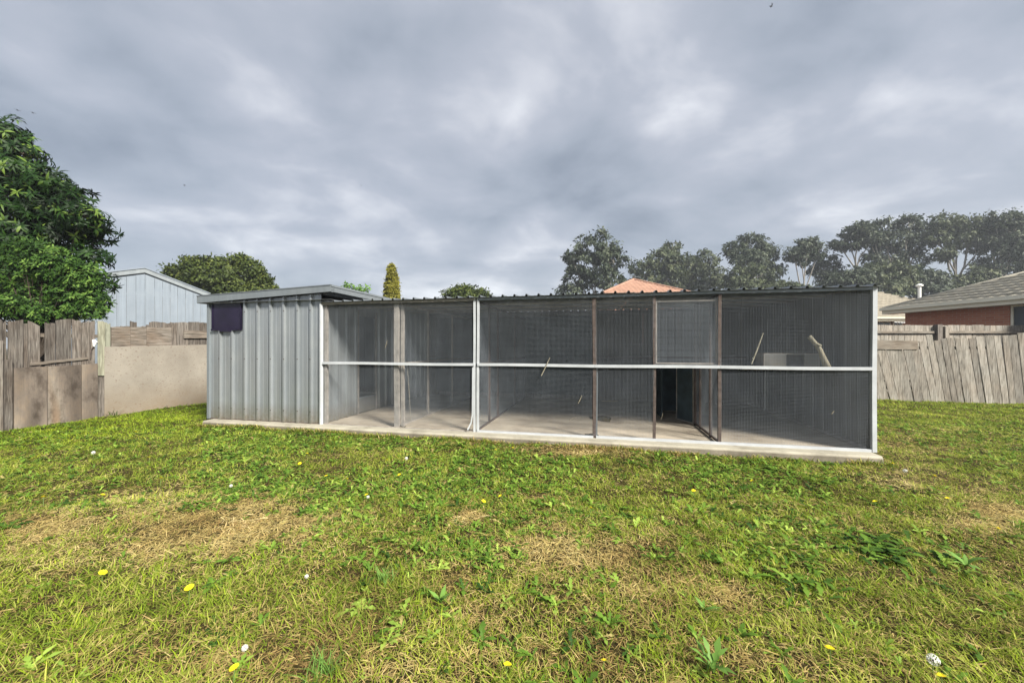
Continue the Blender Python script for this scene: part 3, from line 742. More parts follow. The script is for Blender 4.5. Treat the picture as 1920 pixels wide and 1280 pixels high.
# ---------------------------------------------------------------- left fence
def plate(parent, name, t0, t1, b0, b1, z0, z1, y, th, mat, label=None, n=1, jag=0.0):
    """upright board between t0..t1, bottoms b0,b1, tops z0,z1, at local y; own origin at its foot"""
    s = MB(); ox = (t0 + t1) / 2; xs = [t0 + (t1 - t0) * i / n for i in range(n + 1)]
    tops = [z0 + (z1 - z0) * i / n + (rnd.uniform(-jag, jag) if jag else 0) for i in range(n + 1)]
    bot = [b0 + (b1 - b0) * i / n for i in range(n + 1)]
    poly = [(x_ - ox, z_) for x_, z_ in zip(xs, bot)] + [(x_ - ox, z_) for x_, z_ in reversed(list(zip(xs, tops)))]
    m_ = len(poly)
    vs = [(x_, -th / 2, z_) for x_, z_ in poly] + [(x_, th / 2, z_) for x_, z_ in poly]
    fs = [tuple(range(m_)), tuple(reversed(range(m_, 2 * m_)))] + [(i, m_ + i, m_ + (i + 1) % m_, (i + 1) % m_) for i in range(m_)]
    s.add(vs, fs); return s.build(name, mat, parent, loc=(ox, y, 0), label=label)

LROT = R(90) - R(12.68)
lf = thing('patched_fence', 'old grey timber fence patched with mismatched boards along the left side of the lawn', 'fence', (LX, LY, 0), LROT)
def lplank(p0, p1, top, y=0.05, mat='wood', bot=None, jag=.02, n=3, name='plank', label=None, gap=.003):
    t0, t1 = LT(p0) + gap, LT(p1) - gap
    tops = top if isinstance(top, tuple) else (top, top)
    b0 = b1 = -.02
    if bot: b0, b1 = LZ(t0, bot), LZ(t1, bot)
    return plate(lf, name, t0, t1, b0, b1, LZ(t0, tops[0]), LZ(t1, tops[1]), y, .02, M[mat], label, n, jag)
# outside the frame to the left
t = -3.4
while t < LT(-2) - .02:
    plate(lf, 'plank', t, t + .13, -.02, -.02, 1.95 + rnd.uniform(-.05, .05), 1.95, .05, .02, M['wood'], None, 3, .02); t += .137
for a_, b_, tp_ in ((0, 8, 600), (8.5, 15, 604), (18, 47, (603, 598)), (47.5, 55, 606), (55.5, 78, (603, 610)), (87, 106.5, (606, 604)), (107.5, 137, (600, 597)), (138.5, 154.5, (598, 600)), (155, 171, (604, 600)), (171.5, 181, (603, 602))):
    lplank(a_, b_, tp_)
lplank(183, 197, (602, 604), y=.0, mat='wood_green', bot=704, label='greenish lichened plank ending above the ground')
lplank(182.5, 198, 704, y=.03, jag=0)
lplank(197.5, 210, (605, 607), y=.05, mat='wood_green')
# inner lower boards
lplank(-14, 4, 640, y=-.02); lplank(4.6, 21, (678, 672), y=-.03, jag=.03)
lplank(23.5, 86, (690, 687), y=-.03, mat='ply', jag=0, n=1, name='plywood_sheet')
lplank(86.5, 150, (687, 683.5), y=-.036, mat='ply', jag=0, n=1, name='plywood_sheet', label='darker greyish plywood sheet in the middle')
lplank(150.5, 181, (683.5, 681), y=-.03, mat='ply', jag=0, n=1, name='plywood_sheet', label='orange-brown narrow plywood sheet')
MB().bar((LT(57), -.01 + .03, LZ(LT(57), 683)), (LT(166), .02, LZ(LT(166), 671)), .02, .05).build('rail', M['wood_h'], lf)
# right part: jagged old boards, cross board, cream sheet
for a_, b_, tp_ in ((211, 229, 613), (229.5, 247, 612), (247.5, 260, (602, 603)), (260.5, 277, 612), (277.5, 283, 609), (283.5, 305, (603, 604)), (306, 322, (604, 606)), (322.5, 335, (603, 605)), (335.5, 356, (604, 605)), (356.5, 377, (603, 604)), (377.5, 396, (605, 604))):
    lplank(a_, b_, tp_, y=.06, jag=.015)
plate(lf, 'cross_board', LT(211), LT(246), LZ(LT(211), 650), LZ(LT(246), 650), LZ(LT(211), 613), LZ(LT(246), 613), .035, .02, M['wood_h'])
plate(lf, 'cross_board', LT(246.5), LT(276), LZ(LT(246), 650), LZ(LT(276), 650), LZ(LT(246), 613.5), LZ(LT(276), 613), .035, .02, M['wood_h'])
plate(lf, 'cross_board', LT(276.5), LT(323), LZ(LT(276), 650), LZ(LT(323), 650), LZ(LT(276), 613.5), LZ(LT(323), 614), .033, .02, M['wood_h'])
plate(lf, 'cross_board', LT(346), LT(400), LZ(LT(346), 634), LZ(LT(400), 634), LZ(LT(346), 619), LZ(LT(400), 621), .02, .03, M['wood_h'])
plate(lf, 'cement_sheet', LT(195), LT(402), -.01, -.01, LZ(LT(195), 650), LZ(LT(402), 645.5), -.01, .012, M['fibro'], 'pale cream cement sheet with chips and dirty foot')
t = LT(397)
while t < LT(397) + 4.0:
    plate(lf, 'plank', t, t + .15, -.02, -.02, 2.12, 2.12, .06, .02, M['wood'], None, 3, .02); t += .155
for z in (.5, 1.7): MB().bar((-3.4, .09, z), (8.5, .09, z), .04, .07).build('back_rail', M['wood_h'], lf)
for px_, py_, s_ in ((177, 643, .035),):
    tt = LT(px_)
    MB().tube([(tt, .02, LZ(tt, 650)), (tt + .01, .0, LZ(tt, 641)), (tt - .005, .02, LZ(tt, 637))], [.014, .04, .02], 8).build('white_clip', M['white_thing'], lf)
    MB().tube([(tt, .01, LZ(tt, 648)), (tt - .05, .01, LZ(tt, 655)), (tt - .06, .01, LZ(tt, 672))], .008, 6).build('wire_loop', M['rust'], lf)

# ---------------------------------------------------------------- back fences (right)
bf = thing('leaning_fence', 'silvery timber paling fence leaning to the left behind the lawn at right', 'fence', (BX, BY, 0), AROT)
px_ = 1640.0
t = BT(1640) - 6.2
edges = []
while t < BT(1920) + 3.0:
    w_ = rnd.choice([.13, .15, .17, .18, .2, .14]) ; edges.append((t, t + w_)); t += w_ + rnd.uniform(-.004, .006)
for (a_, b_) in edges:
    X = BX + a_ * CT; Y = BY - a_ * ST; p_ = 960 + F * X / Y
    f_ = min(1, max(0, (p_ - 1640) / 280)); tilt = math.tan(R(12.5 - 7.5 * f_ + rnd.uniform(-1, 1)))
    top = EYE + ((650 - (640 - 16 * f_ ** 1.5 + rnd.uniform(-2, 2))) / F) * Y
    if 1745 < p_ < 1765: top += .12
    s = MB(); wd = b_ - a_ - .012; th = .018; zs = [0, top * .5, top]; pts = []
    jj = [rnd.uniform(-.006, .006) for _ in range(3)]
    for z, j in zip(zs, jj):
        sh_ = -tilt * z + j
        pts.append([(sh_, -th / 2, z), (wd + sh_, -th / 2, z + (rnd.uniform(-.02, .02) if z > 1 else 0)), (wd + sh_, th / 2, z), (sh_, th / 2, z)])
    vs = [p2 for r_ in pts for p2 in r_]
    fs = [(3, 2, 1, 0), (8, 9, 10, 11)] + [(i * 4 + k2, i * 4 + (k2 + 1) % 4, (i + 1) * 4 + (k2 + 1) % 4, (i + 1) * 4 + k2) for i in range(2) for k2 in range(4)]
    s.add(vs, fs); s.build('paling', M['wood_pale'], bf, loc=(a_ + tilt * .35, rnd.uniform(-.012, .012), -.02))
for z in (.35, 1.45): MB().bar((-6.2, .06, z), (6, .06, z), .05, .08).build('rail', M['wood_pale_h'], bf)
tt0, tt1 = BT(1625), BT(1719)
MB().hexa([(tt0, -.035, BZ(tt0, 655)), (tt1, -.035, BZ(tt1, 655)), (tt1, -.02, BZ(tt1, 655)), (tt0, -.02, BZ(tt0, 655)), (tt0, -.035, BZ(tt0, 637)), (tt1, -.035, BZ(tt1, 639)), (tt1, -.02, BZ(tt1, 639)), (tt0, -.02, BZ(tt0, 637))]).build('cover_board', M['wood_pale_h'], bf)

YB = 12.6
def rf_pt(px_, py_, Y): return ((px_ - 960) / F * Y, EYE - (py_ - 650) / F * Y)
rf = thing('paling_fence', 'upright grey paling fence with a pale top rail showing above the leaning one', 'fence', (rf_pt(1755, 0, YB)[0], YB, 0), 0)
X0 = rf_pt(1755, 0, YB)[0]
x = rf_pt(1560, 0, YB)[0]
while x < rf_pt(1920, 0, YB)[0] + 2.5:
    tz = rf_pt(0, 609.5, YB)[1] + rnd.uniform(-.012, .012)
    s = MB().box(0, .19, 0, .016, 0, tz); s.build('paling', M['wood_pale'], rf, loc=(x - X0, rnd.uniform(0, .006), 0)); x += .2
for a_, b_ in ((1560, 1750), (1776, 1990)):
    xa, xb = rf_pt(a_, 0, YB)[0] - X0, rf_pt(b_, 0, YB)[0] - X0
    for py_ in (623,): z_ = rf_pt(0, py_, YB)[1]; MB().box(xa, xb, -.06, -.003, z_ - .03, z_ + .045).build('rail', M['wood_pale_h'], rf)
    MB().box(xa, xb, -.06, -.003, .4, .48).build('rail', M['wood_pale_h'], rf)
MB().box(-.07, .09, -.12, -.002, 0, rf_pt(0, 608.5, YB)[1]).build('post', M['wood'], rf)
MB().box(.18, .30, -.12, -.002, 0, rf_pt(0, 612, YB)[1]).build('post', M['wood_pale'], rf)

# ---------------------------------------------------------------- tiled roofs
def tiled_plane(name, mat, parent, e0, e1, up, rows, wave, clip=None, step=.075, amp=.012):
    """e0->e1 eave line (local Vectors), up = vector per course; wave length along eave. clip(u_frac, row)->(a,b) range along the eave in metres"""
    e0, e1, up = Vector(e0), Vector(e1), Vector(up); d = (e1 - e0); Lh = d.length; d.normalize(); n = d.cross(up).normalized()
    if n.z < 0: n = -n
    V = []; Fc = []
    for r_ in range(rows):
        a0, b0 = clip(r_) if clip else (0, Lh); a1, b1 = clip(r_ + 1) if clip else (0, Lh)
        if b0 - a0 < .2: break
        m_ = max(2, int((b0 - a0) / wave) * 4)
        base = len(V)
        for i in range(m_ + 1):
            f_ = i / m_; x0_ = a0 + (b0 - a0) * f_; x1_ = a1 + (b1 - a1) * f_ if b1 > a1 else (a1 + b1) / 2
            hgt = amp * math.cos(2 * math.pi * x0_ / wave)
            p_ = e0 + d * x0_ + up * r_
            q_ = e0 + d * x1_ + up * (r_ + 1)
            V += [tuple(p_ + n * (hgt - .02)), tuple(p_ + n * (hgt + step)), tuple(q_ + n * hgt)]
        for i in range(m_):
            o_ = base + i * 3; Fc += [(o_, o_ + 3, o_ + 4, o_ + 1), (o_ + 1, o_ + 4, o_ + 5, o_ + 2)]
    return np_mesh(name, np.array(V), np.array(Fc), mat, parent, kind='stuff')

# house at the right: eave line from the far corner towards the camera
hE = 1.62
C1 = Vector(((1655 - 960) / F * (hE * F / 68), hE * F / 68, EYE + hE))
C0 = Vector(((1920 - 960) / F * (hE * F / 91), hE * F / 91, EYE + hE))
hd = (C0 - C1); hang = math.atan2(hd.y, hd.x)
h1 = thing('brick_house', 'red brick house with grey ribbed tile roof and cream gutter at the right edge', 'house', (C1.x, C1.y, 0), hang)
# local: x towards the camera, y = left normal of it -> (pointing +X world)
ez = EYE + hE; pitch = math.tan(R(22)); crs = .36
HL = 13.0
tiled_plane('roof', M['tile'], h1, (0, 0, ez + .05), (HL, 0, ez + .05), (0, crs * math.cos(R(22)), crs * math.sin(R(22))), 14, .30,
            clip=lambda r_: (r_ * crs * math.cos(R(22)), HL - r_ * crs * math.cos(R(22))))
tiled_plane('roof', M['tile'], h1, (0, 10, ez + .05), (0, 0, ez + .05), (crs * math.cos(R(22)), 0, crs * math.sin(R(22))), 14, .30,
            clip=lambda r_: (r_ * crs * math.cos(R(22)), 10 - r_ * crs * math.cos(R(22))))
cap = MB(); cap.tube([(0, 0, ez + .08), (4.9, 4.9, ez + .09 + 4.9 * pitch)], .07, 8); cap.build('hip_capping', M['tile'], h1, smooth=True)
g = MB(); g.box(-.06, HL, -.10, .0, ez - .02, ez + .10); g.build('gutter', M['house_cream'], h1)
g = MB(); g.box(-.03, HL, .003, .035, ez - .17, ez + .02); g.build('fascia', M['house_cream'], h1)
MB().box(0, HL, .036, .5, ez - .17, ez - .15).build('soffit', M['house_cream'], h1)
wx = 13.0 - 0
# window position: px 1893
def hx(px_, off=.5):
    k_ = (px_ - 960) / F; dx, dy = math.cos(hang), math.sin(hang); nx_, ny_ = -dy, dx
    bx_, by_ = C1.x + nx_ * off, C1.y + ny_ * off
    return (k_ * by_ - bx_) / (dx - k_ * dy)
w0 = hx(1893)
MB().box(.5, w0, .5, .72, 0, ez - .15).build('wall', M['brick'], h1)
MB().box(w0 + 1.9, HL - .5, .5, .72, 0, ez - .15).build('wall', M['brick'], h1)
MB().box(w0, w0 + 1.9, .5, .72, 0, ez - 1.4).build('wall', M['brick'], h1)
MB().box(.5, .72, .73, 9.5, 0, ez - .15).build('wall', M['brick'], h1)
MB().box(.72, HL - .5, 9.3, 9.5, 0, ez - .15).build('wall', M['brick'], h1)
wn_ = MB(); wn_.box(w0 + .005, w0 + .07, .53, .60, ez - 1.4, ez - .16); wn_.box(w0 + 1.83, w0 + 1.895, .53, .60, ez - 1.4, ez - .16); wn_.box(w0 + .07, w0 + 1.83, .53, .6, ez - .22, ez - .16); wn_.box(w0 + .07, w0 + 1.83, .53, .6, ez - 1.4, ez - 1.33); wn_.box(w0 + .92, w0 + .98, .53, .6, ez - 1.33, ez - .22)
wnd = wn_.build('window', M['house_cream'], h1)
MB().box(w0 + .07, w0 + 1.83, .57, .58, ez - 1.33, ez - .22).build('pane', M['glass'], wnd)

# second house behind it
Y2 = 24.0
ex = (1590 - 960) / F * Y2; exr = (1712 - 960) / F * Y2 + 6; e2 = EYE + (650 - 594) / F * Y2
h2 = thing('tiled_house', 'low house with brown-grey tiled roof and cream eaves behind the paling fence', 'house', ((1640 - 960) / F * Y2, Y2, 0), 0)
bx_ = (1640 - 960) / F * Y2; rise_ = EYE + 100 / F * (Y2 + 4.0) - e2; nr_ = 14; p2 = Vector((0, 4.0 / nr_, rise_ / nr_))
tiled_plane('roof', M['tile_brown'], h2, (ex - bx_ - 2, 0, e2), (exr - bx_, 0, e2), p2, nr_, .30, clip=lambda r_: (0, (exr - ex + 2) - r_ * 4.0 / nr_))
MB().tube([(ex - bx_ - 2, 4, e2 + rise_ + .03), (exr - bx_ - 4, 4, e2 + rise_ + .03)], .08, 8).build('ridge_capping', M['tile_brown'], h2)
MB().box(ex - bx_ - 2, exr - bx_, 4.02, 8.0, e2 - .1, e2 + .0).build('rear_eave', M['cream_trim'], h2)
MB().box(ex - bx_ - 2, exr - bx_, -.1, 0, e2 - .12, e2).build('gutter', M['cream_trim'], h2)
MB().box(ex - bx_ - 2, exr - bx_, .003, .04, e2 - .25, e2 - .0).build('fascia', M['cream_trim'], h2)
MB().box(ex - bx_ - 1.5, exr - bx_ - .5, .5, .7, 0, e2 - .14).build('wall', M['brick'], h2)
MB().box(ex - bx_ - 1.5, exr - bx_ - .5, 7.2, 7.4, 0, e2 - .14).build('wall', M['brick'], h2)
for a_, b_ in ((1642, 1668), (1672, 1690)):
    xa, xb = (a_ - 960) / F * (Y2 + .5) - bx_, (b_ - 960) / F * (Y2 + .5) - bx_
    s = MB().box(xa, xb, .42, .49, e2 - 1.3, e2 - .27); wd = s.build('window', M['cream_trim'], h2)
    MB().box(xa + .08, (xa + xb) / 2 - .03, .405, .415, e2 - 1.2, e2 - .35).build('pane', M['glass'], wd)
    MB().box((xa + xb) / 2 + .03, xb - .08, .405, .415, e2 - 1.2, e2 - .35).build('pane', M['glass'], wd)
# flue on its roof
fv_x, fv_z = (1724 - 960) / F * 26.5, EYE + (650 - 552) / F * 26.5
s = MB().tube([(0, 0, -.5), (0, 0, .55)], .09, 10); flue = s.build('flue', M['white_thing'], h2, loc=(fv_x - bx_, 2.5, fv_z))
MB().tube([(0, 0, .56), (0, 0, .64), (0, 0, .74)], [.19, .2, .06], 10).build('cowl', M['white_thing'], flue)
# white folded clothes airer arms by its wall
ca = thing('clothes_airer', 'white clothes airer arms reaching out from the wall of the low tiled house', 'clothes line', ((1690 - 960) / F * 22, 22, 0), 0)
za = EYE + (650 - 605) / F * 22
s = MB()
for i in range(4): s.bar((-.7 + i * .05, -.3 - i * .12, za + .02 - .015 * i), (.5, -.3 - i * .12, za - .02 - .05 * i), .03, .03)
s.bar((.45, -.3, za - .02), (.45, -.75, za - .15), .04, .04); s.build('arms', M['white_thing'], ca)
MB().tube([(.45, -.5, 0), (.45, -.5, za - .12)], .03, 8).build('pole', M['white_thing'], ca)

# terracotta roofed house
Y3 = 30.0
ap = Vector(((1188 - 960) / F * Y3, Y3, EYE + (650 - 525) / F * Y3)); hw_, dr = 3.1, 1.45
h3 = thing('terracotta_house', 'house of which only the orange terracotta hip roof shows above the aviary', 'house', (ap.x, ap.y, 0), 0)
eh = ap.z - dr; nr_ = 20
for ang in range(4):
    ca_, sa_ = math.cos(ang * math.pi / 2), math.sin(ang * math.pi / 2)
    def rt(v): return (v[0] * ca_ - v[1] * sa_, v[0] * sa_ + v[1] * ca_, v[2])
    tiled_plane('roof', M['tile_red'], h3, rt((-hw_, -hw_, eh)), rt((hw_, -hw_, eh)), rt((0, hw_ / nr_, dr / nr_)), nr_, .32, clip=lambda r_: (r_ * hw_ / nr_, 2 * hw_ - r_ * hw_ / nr_))
    MB().tube([rt((-hw_, -hw_, eh + .04)), (0, 0, ap.z + .05)], .1, 8).build('hip_capping', M['tile_red'], h3)
    MB().bar(rt((-hw_ + .5, -hw_ + .5, eh / 2 - .05)), rt((hw_ - .7, -hw_ + .5, eh / 2 - .05)), .2, eh - .1).build('wall', M['brick'], h3)
an = MB(); ax_ = (1206 - 1188) / F * Y3
an.tube([(ax_, 2, ap.z - 1), (ax_, 2, ap.z + .75)], .02, 6); an.bar((ax_ - .45, 2, ap.z + .72), (ax_ + .5, 2, ap.z + .55), .03, .03)
for i in range(5): q = -.4 + i * .2; an.bar((ax_ + q, 1.7, ap.z + .70 - q * .17), (ax_ + q, 2.3, ap.z + .70 - q * .17), .015, .015)
an.build('tv_antenna', M['fascia'], h3)

# ---------------------------------------------------------------- neighbour's clad shed (left)
NA = R(38.5); NP = Vector(((272 - 960) / F * 15.0, 15.0))
def nt_(px_):       # distance along the gable wall of the picture column
    k_ = (px_ - 960) / F
    return (k_ * NP.y - NP.x) / (math.cos(NA) - k_ * math.sin(NA))
def nz_(px_, py_): return EYE + (650 - py_) / F * (NP.y + nt_(px_) * math.sin(NA))
ns = thing('neighbour_shed', 'pale blue-grey clad shed with a low gable beyond the left fence', 'shed', (NP.x, NP.y, 0), NA)
edges_px = [100, 125, 148, 170, 192, 219, 237, 255, 272, 290, 305, 319, 333, 348, 362, 376, 391]
pz, rzt, lez = nz_(272, 510), nz_(392, 557), nz_(100, 532)
def topz(t_): return pz + (rzt - pz) * t_ / nt_(392) if t_ >= 0 else pz + (lez - pz) * t_ / nt_(100)
for a_, b_ in zip(edges_px[:-1], edges_px[1:]):
    xa, xb = nt_(a_) + .004, nt_(b_) - .004; y_ = rnd.uniform(-.004, .004)
    MB().hexa([(xa, y_, 0), (xb, y_, 0), (xb, .03, 0), (xa, .03, 0), (xa, y_, topz(xa)), (xb, y_, topz(xb)), (xb, .03, topz(xb)), (xa, .03, topz(xa))]).build('wall_panel', M['pale_blue'], ns)
x0_, x1_ = nt_(100), nt_(391)
MB().box(x0_ + .01, x1_ - .01, .035, .06, 0, min(lez, rzt) - .1).build('wall_backing', M['steel_dark'], ns)
MB().box(x1_ - .05, x1_ - .005, .061, 6, 0, rzt - .05).build('side_wall', M['pale_blue'], ns)
MB().box(x0_, x0_ + .05, .061, 6, 0, lez - .05).build('side_wall', M['pale_blue'], ns)
x1_ = nt_(392) + .05
for (p_, q_) in (((0, pz), (x1_, rzt)), ((x0_ - .1, lez), (0, pz))):
    def slab_(ya, yb, za, zb): return MB().hexa([(p_[0], ya, p_[1] + za), (q_[0], ya, q_[1] + za), (q_[0], yb, q_[1] + za), (p_[0], yb, p_[1] + za), (p_[0], ya, p_[1] + zb), (q_[0], ya, q_[1] + zb), (q_[0], yb, q_[1] + zb), (p_[0], yb, p_[1] + zb)])
    slab_(-.07, -.03, -.03, .13).build('barge_board', M['fascia'], ns)
    slab_(-.10, 6.1, .135, .17).build('roof', M['pale_blue'], ns)

# ---------------------------------------------------------------- trees
def foliage_points(blobs, n_clump, per, csize, seed, shell=0.55):
    """blobs: (centre Vector, rx, ry, rz). Returns leaf points, outward dirs and a clump tint"""
    g_ = np.random.default_rng(seed); P_ = []; O_ = []; T_ = []; C_ = []
    vol = np.array([b[1] * b[3] for b in blobs]); vol = vol / vol.sum()
    for (c_, rx, ry, rz2), f_ in zip(blobs, vol):
        n_ = max(6, int(n_clump * f_)); d_ = nrm(g_.normal(size=(n_, 3))); rr = shell + (1 - shell) * g_.random(n_) ** 0.7
        rr *= (0.82 + 0.36 * g_.random(n_)); cc = np.array(c_) + d_ * rr[:, None] * np.array([rx, ry, rz2])
        tint = np.clip(g_.normal(.5, .2, n_), 0, 1); m_ = per
        off = g_.normal(size=(n_, m_, 3)) * csize * (0.6 + .8 * g_.random((n_, 1, 1))) * np.array([1, 1, .6])
        P_.append((cc[:, None, :] + off).reshape(-1, 3)); O_.append(np.repeat(d_, m_, 0)); T_.append(np.repeat(tint, m_) + g_.normal(0, .12, n_ * m_)); C_.append(cc)
    return np.concatenate(P_), np.concatenate(O_), np.clip(np.concatenate(T_), 0, 1), np.concatenate(C_)

def limb(s, a, b, r0, r1, bend, g_):
    a = Vector(a); b = Vector(b); m1 = a.lerp(b, .35) + Vector(g_.normal(0, bend, 3)); m2 = a.lerp(b, .7) + Vector(g_.normal(0, bend, 3)) + Vector((0, 0, bend * .5))
    s.tube([a, m1, m2, b], [r0, r0 * .75 + r1 * .25, r0 * .4 + r1 * .6, r1], 6, False)
    return m1, m2

def make_tree(name, label, Y, base_px, blobs_px, kind, seed, n_clump=220, per=14, csize=.35, ll=.4, lw=.14, mat='gum', trunk_r=.28, tmat='gum_trunk', depth=.8, group=None, droop=.7, cat='tree', fork=.45, shell=.55, twigs=40):
    bx2 = (base_px - 960) / F * Y; g_ = np.random.default_rng(seed)
    t_ = thing(name, label, cat, (bx2, Y, 0), 0, group)
    bl = []
    for (px_, py_, rx, ry) in blobs_px:
        cx, cz = (px_ - 960) / F * Y - bx2, EYE + (650 - py_) / F * Y
        q_ = .9 if mat.startswith('gum') else 1.0; rX, rZ = rx / F * Y * q_, ry / F * Y * q_
        bl.append((Vector((cx, g_.uniform(-.4, .4) * rX, cz)), rX, rX * depth, rZ))
    if mat.startswith('gum'): n_clump = int(n_clump * 1.0); per += 7; csize *= .72
    Pp, O, T, Cc = foliage_points(bl, n_clump, per, csize, seed, shell)
    ll, lw = (ll * 1.25, lw * 1.35) if mat.startswith('gum') else (ll, lw)
    keep = Pp[:, 2] > .15; Pp, O, T = Pp[keep], O[keep], T[keep]
    n_ = len(Pp); D = O * .5 + g_.normal(size=(n_, 3)) * .6 + np.array([0, 0, -droop]); Nn = nrm(O + g_.normal(size=(n_, 3)) * .6 + np.array([0, 0, .6]))
    if kind == 'lance': tpl, fs = LANCE
    else: tpl, fs = DIAM
    leaf_mesh('crown', Pp, D, Nn, ll * (.6 + .8 * g_.random(n_)), lw * (.6 + .8 * g_.random(n_)), tpl, fs, g_.random(n_) * .4, M[mat], t_, {'tint': T}, kind='stuff')
    s = MB(); low = min(b[0].z for b in bl); top = max(b[0].z for b in bl); fz = max(.5, low * fork + .3)
    cxm = sum(b[0].x for b in bl) / len(bl)
    f0 = Vector((cxm * .3, 0, fz)); s.tube([(0, 0, -.1), (cxm * .1 + g_.normal(0, .05), 0, fz * .5), f0], [trunk_r * 1.25, trunk_r, trunk_r * .85], 8, False)
    for b in bl:
        _, m2 = limb(s, f0, b[0] + Vector((0, 0, -b[3] * .3)), trunk_r * .55, trunk_r * .18, trunk_r * .8, g_)
        limb(s, m2, b[0] + Vector((b[1] * .5, 0, b[3] * .5)), trunk_r * .25, trunk_r * .08, trunk_r * .5, g_)
        limb(s, m2, b[0] + Vector((-b[1] * .5, 0, b[3] * .4)), trunk_r * .25, trunk_r * .08, trunk_r * .5, g_)
    idx = g_.choice(len(Cc), min(twigs, len(Cc)), replace=False)
    for i in idx:
        b = min(bl, key=lambda q: (q[0] - Vector(Cc[i])).length)
        s.tube([b[0] + Vector((0, 0, -b[3] * .3)), (b[0] + Vector(Cc[i])) / 2 + Vector(g_.normal(0, trunk_r * .4, 3)), Cc[i]], [trunk_r * .12, trunk_r * .09, trunk_r * .04], 4, False)
    s.build('trunk', M[tmat], t_, smooth=True)
    return t_

GG = 'gum trees along the skyline'
make_tree('gum_tree', 'dense rounded gum tree, leftmost on the skyline, left of the terracotta roof', 62, 1118,
          [(1118, 462, 44, 34), (1075, 478, 17, 22), (1150, 488, 26, 26), (1085, 520, 30, 28), (1140, 530, 36, 28), (1112, 495, 42, 32), (1070, 550, 24, 25), (1165, 555, 22, 25)], 'd', 1, 420, 16, .38, .45, .2, group=GG)
make_tree('gum_tree', 'broad olive-green gum tree behind the tv antenna, with a tall middle lobe', 74, 1228,
          [(1205, 505, 28, 20), (1235, 490, 28, 24), (1262, 462, 17, 17), (1252, 495, 32, 26), (1215, 530, 34, 20), (1260, 530, 34, 22)], 'd', 2, 330, 16, .42, .5, .22, 'gum_olive', group=GG)
make_tree('gum_tree', 'olive-green gum tree between the antenna tree and the dome-shaped one', 76, 1305,
          [(1290, 500, 26, 26), (1320, 492, 24, 26), (1312, 520, 34, 24), (1345, 520, 18, 26), (1300, 542, 34, 20)], 'd', 3, 280, 16, .42, .5, .22, 'gum_olive', group=GG)
make_tree('gum_tree', 'dome-crowned dark gum tree in the middle of the skyline row', 66, 1412,
          [(1410, 460, 40, 26), (1376, 470, 20, 18), (1442, 476, 22, 22), (1400, 490, 38, 22), (1448, 505, 24, 18)], 'd', 4, 300, 15, .38, .45, .18, group=GG)
make_tree('gum_tree', 'lower olive gum filling the gap under the dome-crowned gum', 60, 1400,
          [(1385, 520, 30, 22), (1425, 512, 36, 24), (1400, 545, 40, 20), (1455, 540, 28, 18)], 'd', 5, 240, 16, .38, .45, .2, 'gum_olive', group=GG)
make_tree('gum_tree', 'sparse gum with forked bare trunks, right of the dome-crowned gum', 64, 1507,
          [(1488, 475, 16, 14), (1512, 458, 20, 15), (1530, 470, 17, 20), (1503, 484, 18, 12)], 'd', 6, 150, 14, .34, .42, .16, group=GG, fork=.62, trunk_r=.22)
make_tree('gum_tree', 'small bushy gum between the forked gum and the umbrella-topped gum', 66, 1556,
          [(1553, 485, 18, 16), (1540, 505, 18, 16), (1570, 505, 18, 16), (1555, 530, 28, 18)], 'd', 7, 170, 14, .36, .42, .18, group=GG)
make_tree('gum_tree', 'umbrella-topped gum on a tall single pale trunk', 63, 1606,
          [(1605, 432, 30, 14), (1578, 456, 18, 10), (1630, 448, 22, 17), (1602, 455, 26, 12)], 'd', 8, 190, 15, .36, .42, .16, group=GG, fork=.75, trunk_r=.22)
make_tree('gum_tree', 'tall dark gum with ragged layered top, right of the umbrella-topped gum', 62, 1672,
          [(1660, 425, 27, 18), (1700, 420, 25, 20), (1640, 445, 22, 14), (1680, 448, 38, 20), (1720, 455, 20, 22), (1665, 480, 36, 20), (1715, 488, 28, 20)], 'd', 9, 400, 15, .36, .42, .17, group=GG)
make_tree('gum_tree', 'wide olive gum with spreading bare limbs showing below its crown', 60, 1793,
          [(1780, 415, 36, 18), (1815, 428, 30, 22), (1760, 442, 24, 18), (1835, 455, 26, 22), (1795, 450, 34, 18), (1765, 475, 20, 14)], 'd', 10, 360, 15, .36, .42, .17, 'gum_olive', group=GG, fork=.7)
make_tree('gum_tree', 'tall dark gum with pointed tips near the right edge of the skyline', 58, 1872,
          [(1865, 415, 30, 18), (1898, 430, 28, 26), (1860, 445, 22, 18), (1880, 465, 34, 26), (1915, 480, 30, 40), (1870, 500, 34, 26)], 'd', 11, 420, 15, .36, .42, .17, group=GG)
make_tree('gum_tree', 'dark gum cut by the right edge of the picture', 60, 1960,
          [(1940, 425, 36, 22), (1975, 440, 36, 28), (1950, 480, 45, 35), (2000, 490, 40, 40)], 'd', 12, 320, 14, .38, .45, .18, group=GG)
SG = 'bushy understorey trees below the gums'
for i, (bp_, bl_, lab) in enumerate((
        (1480, [(1470, 545, 26, 16), (1500, 550, 24, 14)], 'low bush right at the foot of the forked gum'),
        (1590, [(1585, 525, 30, 18), (1615, 520, 24, 20), (1595, 548, 34, 16)], 'dark bush at the foot of the umbrella-topped gum'),
        (1660, [(1645, 512, 26, 22), (1680, 518, 30, 24), (1655, 545, 36, 18)], 'dark bush under the tall ragged gum'),
        (1738, [(1725, 522, 30, 26), (1755, 528, 26, 22), (1735, 550, 34, 18)], 'dark bush behind the white flue'),
        (1815, [(1800, 535, 30, 20), (1835, 520, 26, 22), (1815, 550, 34, 16)], 'dark bush behind the right end of the brick house roof'))):
    make_tree('bushy_tree', lab, 55 + i * .7, bp_, bl_, 'd', 20 + i, 230, 15, .36, .42, .2, 'gum' if i % 2 else 'gum_olive', .18, group=SG)
